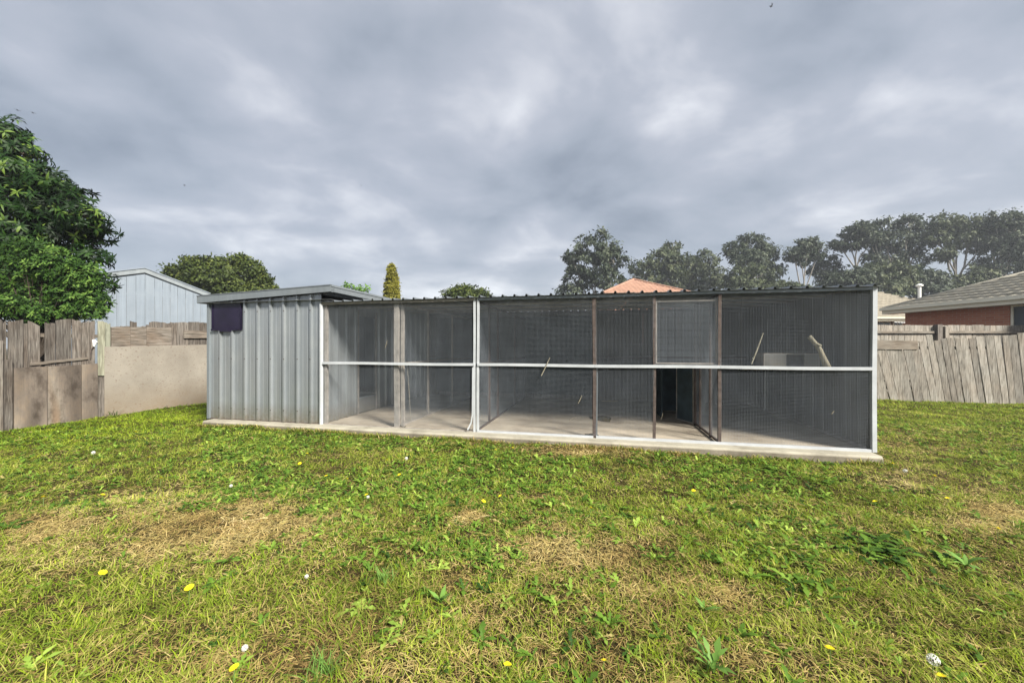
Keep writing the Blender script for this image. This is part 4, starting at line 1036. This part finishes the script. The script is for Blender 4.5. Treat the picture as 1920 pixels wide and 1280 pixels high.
make_tree('round_tree', 'round dark olive-green leafy tree behind the pale blue-grey shed', 26, 415,
          [(345, 522, 24, 20), (366, 503, 19, 17), (382, 492, 12, 10), (402, 497, 20, 14), (440, 491, 20, 13), (455, 487, 10, 8), (474, 505, 18, 13), (492, 523, 17, 13), (502, 540, 12, 9), (415, 525, 55, 26), (324, 506, 12, 9), (318, 520, 12, 10), (395, 560, 60, 25), (460, 555, 45, 25)], 'd', 31, 1500, 20, .15, .21, .12, 'round_tree', .18, 'bark', droop=.1)
make_tree('golden_cypress', 'narrow golden-green conifer spire rising above the aviary roof', 25, 735,
          [(735, 512, 6.5, 14), (735, 528, 10, 16), (735, 545, 12.5, 18), (735, 565, 13.5, 22), (735, 600, 14, 30)], 'd', 32, 1500, 16, .05, .13, .06, 'conifer', .1, 'bark', droop=-1.2, depth=1.0, shell=.75)
make_tree('small_tree', 'low rounded treetop just showing over the aviary roof, right of the golden conifer', 32, 873,
          [(850, 552, 18, 12), (873, 548, 20, 12), (898, 553, 17, 11), (873, 575, 36, 22)], 'd', 33, 700, 15, .16, .22, .12, 'round_tree', .14, 'bark', droop=.1)
make_tree('vine_shoots', 'thin pale green shoots waving above the shed roof', 16, 668,
          [(652, 535, 5, 3.5), (662, 541, 5, 2.5), (676, 543, 5, 2.5), (687, 541, 5, 3), (670, 565, 22, 12)], 'd', 34, 40, 9, .06, .14, .06, 'bright_weed', .03, 'bark', droop=.1, cat='shrub', twigs=14)

# broad-leaved tree over the left fence
def rosette_tree():
    Y = 8.6; bpx = 40
    t_ = thing('broadleaf_tree', 'big dark glossy broad-leaved tree hanging over the left fence', 'tree', ((bpx - 960) / F * Y, Y, 0), 0)
    bx2 = t_.location.x; g_ = np.random.default_rng(5)
    up = [(5, 250, 42, 34), (-40, 270, 50, 50), (45, 290, 34, 28), (25, 330, 58, 38), (90, 345, 46, 30), (130, 372, 34, 26), (60, 390, 70, 40), (150, 410, 42, 30), (0, 410, 70, 50), (178, 436, 28, 22), (110, 440, 60, 36), (30, 460, 70, 40), (165, 480, 34, 26), (195, 530, 26, 16), (-60, 350, 60, 70), (-60, 470, 70, 60)]
    lo = [(60, 480, 60, 34), (20, 510, 60, 34), (100, 505, 52, 32), (150, 520, 38, 30), (60, 545, 70, 32), (130, 555, 50, 28), (175, 560, 28, 26), (25, 575, 60, 24), (95, 583, 50, 20), (160, 585, 36, 16), (70, 600, 16, 12), (-50, 560, 60, 40)]
    def mk(nm, bl, n_cl, ros, ll, lw, mat, seed, yo):
        g_ = np.random.default_rng(seed); bs = []
        for px_, py_, rx, ry in bl:
            yy = yo + g_.uniform(-.25, .25); k_ = (Y + yy)
            bs.append((Vector(((px_ - 960) / F * k_ - bx2, yy, EYE + (650 - py_) / F * k_)), rx / F * k_ * 1.05, rx / F * k_ * .8, ry / F * k_ * 1.05))
        P_, O, T, Cc = foliage_points(bs, n_cl, 1, .05, seed, .45)
        n_ = len(P_); axis = nrm(O + np.array([0, -.25, .35]) + g_.normal(size=(n_, 3)) * .3)
        Pl = []; Dl = []; Nl = []; Tl = []
        e1 = nrm(np.cross(axis, np.array([.3, .2, 1.0]) + g_.normal(size=(n_, 3)) * .1)); e2 = np.cross(axis, e1)
        for k_ in range(ros):
            th = 2 * np.pi * k_ / ros + g_.random(n_) * .6; ring = g_.random(n_) * .5 + .25
            rad = np.cos(th)[:, None] * e1 + np.sin(th)[:, None] * e2
            Dl.append(rad + axis * ring[:, None] + np.array([0, 0, -.25])); Nl.append(axis + .01); Pl.append(P_ + g_.normal(size=(n_, 3)) * .012); Tl.append(np.clip(T + g_.normal(0, .13, n_), 0, 1))
        P2, D2, N2, T2 = map(np.concatenate, (Pl, Dl, Nl, Tl)); m_ = len(P2)
        leaf_mesh(nm, P2, D2, N2, ll * (.65 + .6 * g_.random(m_)), lw * (.7 + .5 * g_.random(m_)), *LANCE, .25 + .35 * g_.random(m_), M[mat], t_, {'tint': T2}, kind='stuff')
        return bs, Cc
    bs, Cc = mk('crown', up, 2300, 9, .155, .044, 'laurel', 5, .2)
    s = MB(); f0 = Vector((0, .3, 1.4)); s.tube([(0, .3, -.1), (.03, .3, .8), f0], [.16, .13, .11], 9, False)
    for b in bs:
        _, m2 = limb(s, f0, b[0], .05, .015, .08, g_)
    for i in g_.choice(len(Cc), 260, replace=False):
        b = min(bs, key=lambda q: (q[0] - Vector(Cc[i])).length); s.tube([b[0], (b[0] + Vector(Cc[i])) / 2 + Vector(g_.normal(0, .03, 3)), Cc[i]], [.012, .009, .005], 4, False)
    s.build('trunk', M['bark'], t_, smooth=True)
    # the paler shrub in front of its lower half
    t2 = thing('pale_shrub', 'bushy mid-green shrub of small lobed leaves spilling over the fence below the glossy tree', 'shrub', ((60 - 960) / F * 8.2, 8.2, 0), 0)
    t_save = t_
    g2 = np.random.default_rng(6); bs2 = []
    for px_, py_, rx, ry in lo:
        k_ = 8.2 + g2.uniform(-.2, .2); bs2.append((Vector(((px_ - 960) / F * k_ - t2.location.x, k_ - 8.2, EYE + (650 - py_) / F * k_)), rx / F * k_ * .9, rx / F * k_ * .6, ry / F * k_ * .9))
    P_, O, T, Cc = foliage_points(bs2, 4200, 1, .04, 6, .55); n_ = len(P_); axis = nrm(O + np.array([0, -.5, .5]) + g2.normal(size=(n_, 3)) * .35)
    e1 = nrm(np.cross(axis, np.array([.3, .2, 1.0]) + g2.normal(size=(n_, 3)) * .1)); e2 = np.cross(axis, e1); A = [[], [], [], []]
    for k_ in range(8):
        th = 2 * np.pi * k_ / 8 + g2.random(n_) * .7; rad = np.cos(th)[:, None] * e1 + np.sin(th)[:, None] * e2
        A[0].append(P_ + g2.normal(size=(n_, 3)) * .02); A[1].append(rad + axis * (g2.random(n_) * .7 + .1)[:, None]); A[2].append(axis + .01); A[3].append(np.clip(T + .1 + g2.normal(0, .14, n_), 0, 1))
    P2, D2, N2, T2 = map(np.concatenate, A); m_ = len(P2)
    leaf_mesh('crown', P2, D2, N2, .085 * (.6 + .7 * g2.random(m_)), .032 * (.7 + .5 * g2.random(m_)), *LANCE, .3 * g2.random(m_), M['shrubby'], t2, {'tint': T2}, kind='stuff')
    s = MB()
    for i in g2.choice(len(Cc), 160, replace=False): s.tube([(0, .1, 1.2), Vector(Cc[i]) * .55 + Vector((0, .05, .7)), Cc[i]], [.02, .012, .005], 4, False)
    s.tube([(0, .1, -.1), (0, .1, 1.25)], [.07, .05], 8, False)
    s.build('trunk', M['bark'], t2, smooth=True)
rosette_tree()

# ---------------------------------------------------------------- lawn
def G(px_, py_, h_=0.0):
    Y = (EYE - h_) * F / (py_ - 650); return (px_ - 960) / F * Y, Y
DRY = [(400, 990, 150, 45, 1.1), (330, 1040, 100, 30, .7), (80, 1000, 110, 60, .55), (240, 935, 90, 18, .5), (1090, 1040, 120, 50, .85), (1130, 845, 130, 10, 1.2), (880, 830, 120, 7, .6), (1180, 1110, 110, 45, .6), (1360, 1130, 60, 30, .5),
       (1860, 980, 90, 60, .6), (1700, 900, 60, 25, .5), (560, 1000, 60, 30, .6), (1240, 990, 60, 25, .45), (1010, 930, 20, 7, .9), (880, 968, 22, 9, 1.1), (620, 972, 14, 6, .9), (1720, 830, 100, 25, .45), (600, 1240, 420, 60, .42), (1300, 1240, 320, 60, .45), (900, 1160, 120, 30, .4), (860, 1100, 60, 30, .4)]
def dryness(x, y):
    px_ = 960 + F * x / y; py_ = 650 + F * EYE / y
    d = np.zeros_like(x)
    wob = (fbm(x, y, 2.5, 21) - .5) * 2.6 + (fbm(x, y, 8.0, 22) - .5) * 2.2
    for cx, cy, sx, sy, a in DRY:
        q = ((px_ - cx) / sx) ** 2 + ((py_ - cy) / sy) ** 2; d = np.maximum(d, np.minimum(a * np.exp(-q * .8 + wob * .9), 1.1))
    return d
def in_yard(x, y):
    u, v = local_av(x, y)
    ok = ~((u > UV(380, -.235) - .01) & (u < UV(1657, -.235) + .01) & (v > -.25))
    ly = -(x - LX) * CT + (y - LY) * ST; ok &= ly < -.02
    bv_ = (x - BX) * ST + (y - BY) * CT; ok &= bv_ < -.0
    ok &= ~((v > 4.6) & (u > -2.0) & (u < 7.5))
    return ok
def scatter(y0, y1, dens, g_):
    xm = lambda y: 1.42 * y + .9
    A = (xm(y0) + xm(y1)) * (y1 - y0); n_ = int(A * dens)
    y = y0 + (y1 - y0) * g_.random(n_ * 2); x = (g_.random(n_ * 2) * 2 - 1) * xm(y1); k_ = np.abs(x) < xm(y); x, y = x[k_][:n_], y[k_][:n_]
    k_ = in_yard(x, y); return x[k_], y[k_]
def lawn():
    g_ = np.random.default_rng(3); out_ = []
    for (y0, y1, dens, ln, wd, tp_) in ((1.25, 2.4, 9000, .056, .0046, 1), (2.4, 3.8, 7500, .052, .0052, 1), (3.8, 6.0, 4000, .055, .0068, 0), (6.0, 9.0, 2600, .06, .0095, 0), (9.0, 12.5, 1200, .065, .014, 0)):
        x, y = scatter(y0, y1, dens, g_); d = dryness(x, y); n_ = len(x)
        base = fbm(x, y, 1.1, 2); tuft = fbm(x, y, 6.0, 4)
        dryp = np.clip(.13 + .35 * (fbm(x, y, .9, 8) - .35) + d * .85, .05, .97)
        dryp *= np.clip(1.25 - .12 * np.abs(y - 3.0), .45, 1.2)
        green_side = np.clip((-x - 4.2) / 2.5, 0, 1) * np.clip((y - 4.3) / 2, 0, 1); dryp *= 1 - .75 * green_side
        isd = g_.random(n_) < dryp
        dense = np.clip(.1 + 1.5 * tuft, 0, 1); keep = g_.random(n_) < np.where(isd, .95, dense)
        x, y, d, base, tuft, isd, green_side = (a_[keep] for a_ in (x, y, d, base, tuft, isd, green_side)); n_ = len(x)
        flat = np.where(isd, .18 + .35 * g_.random(n_), .55 + 1.1 * g_.random(n_)); th = g_.random(n_) * 2 * np.pi
        # neighbouring blades lie much the same way
        th = th + fbm(x, y, 9.0, 31) * 8
        D = np.stack([np.cos(th), np.sin(th), flat], 1); Nn = np.stack([-np.cos(th) * flat, -np.sin(th) * flat, np.ones(n_)], 1) + g_.normal(size=(n_, 3)) * .35
        near = np.clip((2.7 - y) / 1.0, 0, 1)
        L_ = ln * (.45 + .9 * g_.random(n_)) * (.45 + 1.2 * tuft) * np.where(isd, 1.1, 1); tall = g_.random(n_) < .03 + .05 * near; L_ = np.where(tall, L_ * 1.7, L_)
        W_ = wd * (.6 + .7 * g_.random(n_)) * np.where(isd, .8, 1)
        z = gz(x, y) + np.where(isd, .012 * g_.random(n_), 0) - .002
        tint = np.clip(.12 - np.where(isd, .22, .0) * near + .75 * (fbm(x, y, 2.2, 12) - .15) * (.6 + .8 * tuft) + .28 * g_.normal(.35, .5, n_), 0, 1)
        out_.append((np.stack([x, y, z], 1), D, Nn, L_, W_, tint, np.where(isd, np.clip(g_.normal(.9, .15, n_), 0, 1), np.clip(g_.normal(.12, .14, n_), 0, .6) * (1 - .7 * green_side)), g_.random(n_) * .7, tp_))
    Vs = []; Fs = []; Ts = []; Ds = []; b = 0
    for (P_, D, Nn, L_, W_, t_, d_, bd, tp_) in out_:
        tpl, fs = BLADE if tp_ else BLADE2
        V, K = leaf_arrays(P_, D, Nn, L_, W_, tpl, bd); n_ = len(P_)
        Fs.append((np.arange(n_)[:, None, None] * K + np.array(fs)[None]).reshape(-1, 3) + b); Vs.append(V); Ts.append(np.repeat(t_, K)); Ds.append(np.repeat(d_, K)); b += len(V)
    o = np_mesh('grass', np.concatenate(Vs), np.concatenate(Fs), M['grass'], None, {'tint': np.concatenate(Ts), 'dry': np.concatenate(Ds)}, 'stuff')
    tag(o, 'short patchy lawn of green and straw-coloured blades filling the yard', 'grass')
    print('grass tris', sum(len(f) for f in Fs))
lawn()

def weeds():
    g_ = np.random.default_rng(8); Ps = []
    for (y0, y1, dens) in ((1.25, 2.6, 110), (2.6, 4.2, 380), (4.2, 7.4, 420), (7.4, 10.5, 90)):
        x, y = scatter(y0, y1, dens, g_); d = dryness(x, y); px_ = 960 + F * x / y
        w_ = np.clip(fbm(x, y, .8, 40) * 2.2 - .55, 0, 1) * np.clip(1.2 - d * 1.6, 0, 1); w_ *= np.where((px_ > 380) & (px_ < 1560), 1, .3)
        k_ = g_.random(len(x)) < w_; Ps.append(np.stack([x[k_], y[k_]], 1))
    C = np.concatenate(Ps); n_ = len(C); m_ = 6; th = g_.random((n_, m_)) * 2 * np.pi
    size = (.028 + .055 * g_.random(n_) ** 1.6)[:, None] * (.6 + .6 * g_.random((n_, m_)))
    P_ = np.repeat(C, m_, 0); th = th.ravel(); size = size.ravel(); N_ = len(th)
    flat = .3 + 1.3 * g_.random(N_); D = np.stack([np.cos(th), np.sin(th), flat], 1); Nn = np.stack([-np.cos(th) * flat, -np.sin(th) * flat, np.ones(N_)], 1) + g_.normal(size=(N_, 3)) * .25
    P3 = np.stack([P_[:, 0], P_[:, 1], gz(P_[:, 0], P_[:, 1]) + .004], 1)
    o = leaf_mesh('weed_leaves', P3, D, Nn, size, size * (.28 + .15 * g_.random(N_)), *LOBED, .3 + .5 * g_.random(N_), M['weed'], None, {'tint': np.clip(np.repeat(g_.normal(.45, .22, n_), m_) + g_.normal(0, .1, N_), 0, 1), 'dry': np.where(g_.random(N_) < .05, .8, 0.0)}, 'stuff')
    tag(o, 'broad lobed weed leaves growing all through the middle of the lawn', 'weeds'); print('weed leaves', N_)
weeds()

def edge_fringe():
    g_ = np.random.default_rng(91); n_ = 9000; u = g_.uniform(-2.6, LEN + .12, n_); v = -.25 - np.abs(g_.normal(0, .035, n_))
    k_ = fbm(u, v, 1.3, 70) + .25 * g_.random(n_) > .55; u, v = u[k_], v[k_]; n_ = len(u)
    x = OX + u * CT + v * ST; y = OY - u * ST + v * CT; th = g_.random(n_) * 2 * np.pi; f_ = g_.uniform(.5, 2.6, n_)
    D = np.stack([np.cos(th), np.sin(th), f_], 1); Nn = np.stack([-np.cos(th) * f_, -np.sin(th) * f_, np.ones(n_)], 1)
    isd = g_.random(n_) < np.where((u > 3.2) & (u < 6.2), .6, .3)
    o = leaf_mesh('edge_grass', np.stack([x, y, gz(x, y)], 1), D, Nn, .09 * g_.uniform(.4, 1.3, n_), .010 * g_.uniform(.5, 1.2, n_), *BLADE, g_.uniform(.1, .8, n_), M['grass'], None, {'tint': np.clip(g_.normal(.4, .25, n_), 0, 1), 'dry': np.where(isd, .95, .1)}, 'stuff')
    tag(o, 'fringe of longer green and dry grass along the foot of the concrete slab', 'grass')
edge_fringe()

# single plants one can point at
def plant(name, label, px_, py_, nleaf, ln, wd, flat0, flat1, mat='weed', shape='LOBED', seed=1, cat='weed', tint=.5, spread=.01, group=None):
    x, y = G(px_, py_); g_ = np.random.default_rng(seed); t_ = thing(name, label, cat, (x, y, float(gz(x, y)) + .004), 0, group)
    tpl, fs = dict(LOBED=LOBED, LANCE=LANCE, BLADE=BLADE)[shape]
    cent = None
    if nleaf <= 14:
        for i in range(nleaf):
            th = 2 * math.pi * i / nleaf + g_.normal(0, .3); f_ = g_.uniform(flat0, flat1)
            leaf_mesh('leaf', np.array([[g_.normal(0, spread), g_.normal(0, spread), 0]]), np.array([[math.cos(th), math.sin(th), f_]]), np.array([[-math.cos(th) * f_, -math.sin(th) * f_, 1.0]]), np.array([ln * g_.uniform(.7, 1.2)]), np.array([wd * g_.uniform(.8, 1.2)]), tpl, fs, np.array([g_.uniform(.2, .6)]), M[mat], t_, {'tint': np.array([np.clip(tint + g_.normal(0, .15), 0, 1)]), 'dry': np.array([0.0])})
    else:
        th = g_.random(nleaf) * 2 * np.pi; f_ = g_.uniform(flat0, flat1, nleaf); off = g_.normal(0, spread, (nleaf, 3)); off[:, 2] = 0
        leaf_mesh('leaves', off, np.stack([np.cos(th), np.sin(th), f_], 1), np.stack([-np.cos(th) * f_, -np.sin(th) * f_, np.ones(nleaf)], 1), ln * g_.uniform(.6, 1.2, nleaf), wd * g_.uniform(.7, 1.2, nleaf), tpl, fs, g_.uniform(.1, .7, nleaf), M[mat], t_, {'tint': np.clip(tint + g_.normal(0, .18, nleaf), 0, 1), 'dry': np.zeros(nleaf)}, 'stuff')
    return t_
plant('dandelion_plant', 'flat grey-green dandelion rosette left of the bright pale-leaved weed', 672, 1146, 8, .11, .04, .1, .5, tint=.75, seed=1)
plant('broadleaf_weed', 'small bright green upright weed with paddle-shaped leaves, lower middle of lawn', 824, 1140, 5, .10, .028, 1.2, 2.4, 'bright_weed', 'LANCE', 2, tint=.6)
plant('dark_weed_clump', 'largest dark green weed clump, in the lawn below the right end of the slab', 1640, 1030, 90, .15, .045, .15, .8, tint=.25, seed=3, spread=.13)
plant('dark_weed_clump', 'dark weed clump left of the largest one in the right half of the lawn', 1500, 1090, 40, .12, .035, .15, .8, tint=.35, seed=4, spread=.10)
plant('dandelion_plant', 'dark green dandelion rosette at the left edge of the lawn beside the dry patch', 18, 990, 12, .16, .05, .1, .5, tint=.35, seed=5)
plant('upright_weed', 'tall light green lobed weed at the bottom edge, right of the middle', 1335, 1262, 9, .13, .03, .9, 2.6, 'bright_weed', 'LOBED', 6, tint=.3)
plant('grass_tuft', 'tall bright green grass tuft at the bottom edge, left of the middle', 606, 1275, 60, .12, .004, .8, 3, 'bright_weed', 'BLADE', 7, 'grass tuft', .4, .03)
plant('grass_tuft', 'upright green tuft above the flat dandelion rosette in the middle left lawn', 722, 1098, 40, .10, .005, 1, 4, 'bright_weed', 'BLADE', 8, 'grass tuft', .4, .02)
plant('upright_weed', 'small pointed green weed beside the straw patch in the right half of the lawn', 1325, 1150, 6, .09, .022, .9, 2.0, 'bright_weed', 'LANCE', 9, tint=.2)
plant('dandelion_plant', 'blue-green lobed rosette below the large dry patch on the left', 420, 1090, 9, .11, .03, .15, .6, tint=.4, seed=10)
plant('grass_tuft', 'dark grass tuft standing against the foot of the cream cement sheet', 212, 781, 26, .22, .010, 1.0, 3, 'weed', 'BLADE', 11, 'grass tuft', .2, .05)
plant('upright_weed', 'yellow-green leafy weed at the far right of the lawn', 1812, 1062, 8, .12, .03, .5, 1.6, 'bright_weed', 'LANCE', 12, tint=.5)
plant('dark_weed_clump', 'tufted weed by the outer corner of the slab edge in front of the middle bays', 1235, 858, 26, .14, .03, .5, 2.4, 'weed', 'LANCE', 13, tint=.5, spread=.06)
plant('upright_weed', 'leafy weed standing against the slab edge in front of the double white post', 868, 838, 16, .14, .03, .8, 2.6, 'weed', 'LANCE', 14, tint=.7, spread=.04)
plant('dark_weed_clump', 'low dark weeds left of the big dry patch under the two yellow flowers', 130, 945, 30, .13, .04, .1, .6, tint=.25, seed=15, spread=.09)
for i, (px_, py_, lab) in enumerate(((878, 972, 'small heap of tan dry grass in the middle of the weedy lawn'), (1088, 850, 'dry brown leaf litter heaped against the slab edge'), (455, 985, 'thick pile of pale straw at the right end of the large dry patch'))):
    x, y = G(px_, py_); g_ = np.random.default_rng(60 + i); n_ = 260 if i else 90; t_ = None
    off = g_.normal(0, 1, (n_, 3)) * np.array([.22 if i == 1 else .10, .05 if i == 1 else .08, 0]); th = g_.random(n_) * 2 * np.pi; off[:, 2] = g_.random(n_) * .03
    o = leaf_mesh('dry_grass_pile', off, np.stack([np.cos(th), np.sin(th), g_.normal(.1, .25, n_)], 1), np.tile([[0, 0, 1.0]], (n_, 1)) + g_.normal(size=(n_, 3)) * .3, .07 * (.5 + g_.random(n_)), np.full(n_, .005), *BLADE, g_.random(n_) * .8, M['grass'], None, {'tint': g_.random(n_), 'dry': np.full(n_, 1.0)}, 'stuff')
    o.location = (x, y, float(gz(x, y)) + .004); tag(o, lab, 'dry grass')

# dandelion flowers
def flower_proto():
    t_ = thing('dandelion_flower', 'x', 'flower'); s = MB(); r = .019
    for ring, (n_, rr, zz_) in enumerate(((16, 1.0, .002), (12, .7, .006), (7, .38, .009))):
        for k_ in range(n_):
            t = 2 * math.pi * (k_ + ring * .5) / n_; w_ = .17; c_, s_ = math.cos(t), math.sin(t)
            s.add([(0, 0, zz_ - .004), (r * rr * .8 * math.cos(t - w_), r * rr * .8 * math.sin(t - w_), zz_), (r * rr * c_, r * rr * s_, zz_ + .001), (r * rr * .8 * math.cos(t + w_), r * rr * .8 * math.sin(t + w_), zz_)], [(0, 1, 2, 3)])
    o = s.build('petals', M['petal'], t_, loc=(0, 0, .072)); o.rotation_euler = (.35, .1, 0)
    MB().tube([(0, .004, 0), (0, .003, .04), (0, 0, .071)], .0016, 6).build('stem', M['stem'], t_)
    return t_
FG = 'yellow dandelion flowers in the lawn'
flowers = [(193, 1074, 'yellow dandelion flower left of the nearest bright one, below the dry patch', 1.15), (351, 1104, 'bright yellow dandelion flower below the large dry patch', 1.3), (435, 1262, 'yellow dandelion flower at the bottom edge, leftmost of those near the bottom', 1.1),
           (949, 1247, 'yellow dandelion flower at the bottom centre of the lawn', 1.05), (1561, 1213, 'yellow dandelion flower low on the right, tilted, farther from the seed head', 1.15), (1767, 1265, 'yellow dandelion flower just below the white seed head at the bottom right', 1.0),
           (1131, 1237, 'small pale yellow spiky flower right of the bottom centre', .8), (82, 928, 'yellow flower at the far left above the dry grass', 1.3), (192, 925, 'yellow flower second from the left edge above the dry grass', 1.1),
           (1302, 917, 'yellow flower in the weeds below the open aviary bay', 1.2), (1411, 899, 'yellow flower in the weeds below the right aviary bay', 1.2)]
SMALL = [(577, 848, 'tiny yellow dandelion flower below the shed, a step out from the slab'), (562, 868, 'tiny yellow dandelion flower just in front of another one below the shed'), (905, 937, 'tiny yellow dandelion flower below the double white post, left of a pair'), (940, 925, 'tiny yellow dandelion flower below the double white post, right of a pair'), (611, 890, 'tiny yellow dandelion flower below the shed corner, alone in dark weeds'), (300, 895, 'tiny yellow dandelion flower on the lawn below the left edge of the shed'), (253, 810, 'tiny yellow dandelion flower on green grass near the cream cement sheet'), (281, 856, 'tiny yellow dandelion flower on green grass left of the shed, halfway to the dry patch'), (112, 822, 'tiny yellow dandelion flower near the foot of the stained plywood sheets'), (687, 926, 'tiny yellow dandelion flower beside a whitish seed head in the middle weeds'), (860, 880, 'tiny yellow dandelion flower below the second aviary bay'), (725, 863, 'tiny yellow dandelion flower near a white seed head before the first bay'), (650, 896, 'tiny yellow dandelion flower between the shed corner flower and first bay'), (750, 890, 'tiny yellow dandelion flower below the broad grey aviary post'), (930, 843, 'tiny yellow dandelion flower by the slab, right of double white post'), (963, 840, 'tiny yellow dandelion flower close to the slab edge before the third bay'), (1106, 952, 'tiny yellow dandelion flower in mid lawn above the right straw patch'), (1872, 996, 'tiny yellow dandelion flower at the far right in the brownish grass'), (1773, 934, 'tiny yellow dandelion flower on the right lawn, lower of two'), (1753, 891, 'tiny yellow dandelion flower on the right lawn nearer the leaning fence'), (1675, 871, 'tiny yellow dandelion flower right beside the slab corner'), (1640, 935, 'tiny yellow dandelion flower below the slab corner in short grass')]
proto = None
for i, (px_, py_, lab, sc_f) in enumerate(flowers + [(a_, b_, c_, 1.15) for a_, b_, c_ in SMALL]):
    if proto is None: proto = o = flower_proto()
    else: o = copy_tree(proto)
    x, y = G(px_, py_, .072 * sc_f)
    u, v = local_av(x, y)
    o.location = (x, y, float(gz(x, y))); o.rotation_euler = (rnd.uniform(-.15, .15), rnd.uniform(-.15, .15), rnd.uniform(0, 6)); o.scale = (sc_f,) * 3
    o['label'] = lab; o['group'] = FG if i < len(flowers) else 'tiny yellow flowers in the far lawn'
def seed_proto():
    t_ = thing('dandelion_seed_head', 'x', 'seed head'); g_ = np.random.default_rng(77); n_ = 260; d = nrm(g_.normal(size=(n_, 3))); s = MB()
    P_ = d * .019; D = nrm(np.cross(d, g_.normal(size=(n_, 3))))
    o = leaf_mesh('fluff', P_, D, d, np.full(n_, .007), np.full(n_, .0035), *DIAM, np.zeros(n_), M['fluff'], t_, None, 'stuff'); o.location = (0, 0, .065)
    MB().tube([(0, 0, .060), (0, 0, .070)], .004, 6).build('seed_core', M['bark'], t_); MB().tube([(0, .003, 0), (0, 0, .06)], .0015, 6).build('stem', M['stem'], t_)
    return t_
sp = None
for i, (px_, py_, lab, f_) in enumerate(((1750, 1235, 'large white fluffy dandelion seed head at the bottom right', 1.15), (459, 1213, 'small white tuft of seed fluff at the bottom left', .7), (762, 860, 'white seed head in the weeds in front of the first bay', 1.0), (575, 1077, 'tiny white seed head in the middle left of the lawn', .6),
                        (690, 928, 'whitish seed head beside a yellow flower in the weedy middle lawn', .7), (175, 850, 'white seed head on the greener grass near the left fence', 1.1), (433, 908, 'white seed head among dark weeds below the shed', .8), (1697, 884, 'white seed head on the lawn right of the slab corner', 1.0))):
    if sp is None: sp = o = seed_proto()
    else: o = copy_tree(sp)
    x, y = G(px_, py_, .06); o.location = (x, y, float(gz(x, y))); o.scale = (f_,) * 3; o['label'] = lab; o['group'] = 'white dandelion seed heads'

# ---------------------------------------------------------------- birds
def bird(px_, py_, Y, span, ang, label, up=.25):
    x = (px_ - 960) / F * Y; z = EYE + (650 - py_) / F * Y
    t_ = thing('bird', label, 'bird', (x, Y, z), 0, 'birds flying under the clouds'); s = MB(); L_ = span * .5
    d = Vector((math.cos(ang), .2, math.sin(ang) * .4)).normalized()
    s.tube([-d * L_ * .5, -d * L_ * .25, d * 0, d * L_ * .25, d * L_ * .42, d * L_ * .5], [.01 * span, .05 * span, .09 * span, .075 * span, .05 * span, .01 * span], 8); s.build('body', M['black'], t_, smooth=True)
    for sg in (-1, 1):
        sd_ = Vector((0.25 * sg, sg, 0)).normalized() * span * .5; m_ = MB(); root = d * .05
        a_, b_ = root + d * span * .09, root - d * span * .09; e1 = root + sd_ * .55 + Vector((0, 0, span * up)); e2 = root + sd_ - d * span * .12 + Vector((sg * span * .15, 0, span * up * .7)); th = Vector((0, 0, .012 * span))
        top = [a_, e1 + d * span * .05, e2, e1 - d * span * .12, b_]
        m_.add([p + th for p in top] + [p - th for p in top], [(0, 1, 2, 3, 4), (9, 8, 7, 6, 5)] + [(i, i + 5, (i + 1) % 5 + 5, (i + 1) % 5) for i in range(5)]); m_.build('wing', M['black'], t_)
    tl = MB(); tl.bar(-d * L_ * .45, -d * L_ * .75, .1 * span, .02 * span); tl.build('tail', M['black'], t_)
bird(1446, 12, 30, .5, .3, 'dark bird high at the top right of the sky', .15)
bird(33, 207, 40, .42, 0.1, 'leftmost of two small birds above the dark tree', .1)
bird(62, 212, 40, .42, -.2, 'right one of two small birds above the dark tree', .12)
bird(346, 348, 55, .4, .9, 'tiny bird above the round tree on the left', .2)
bird(677, 348, 60, .35, .4, 'tiny bird in the middle of the sky above the golden conifer', .15)
bird(1078, 325, 70, .3, .4, 'tiniest bird, a speck in the centre of the sky', .15)

# ---------------------------------------------------------------- haze
def haze():
    hz_ = MB().box(-410, 410, -310, 460, -1.0, 30.0)
    mt = bpy.data.materials.new('thin_haze'); mt.use_nodes = True; t = mt.node_tree; t.nodes.clear()
    o_ = t.nodes.new('ShaderNodeOutputMaterial'); p_ = t.nodes.new('ShaderNodeVolumePrincipled')
    p_.inputs['Color'].default_value = (0.86, 0.92, 1.0, 1); p_.inputs['Density'].default_value = 0.0010; p_.inputs['Anisotropy'].default_value = 0.2
    t.links.new(p_.outputs[0], o_.inputs['Volume'])
    tag(hz_.build('haze', mt), 'thin pale haze veiling the far trees', 'haze', kind='stuff')
haze()
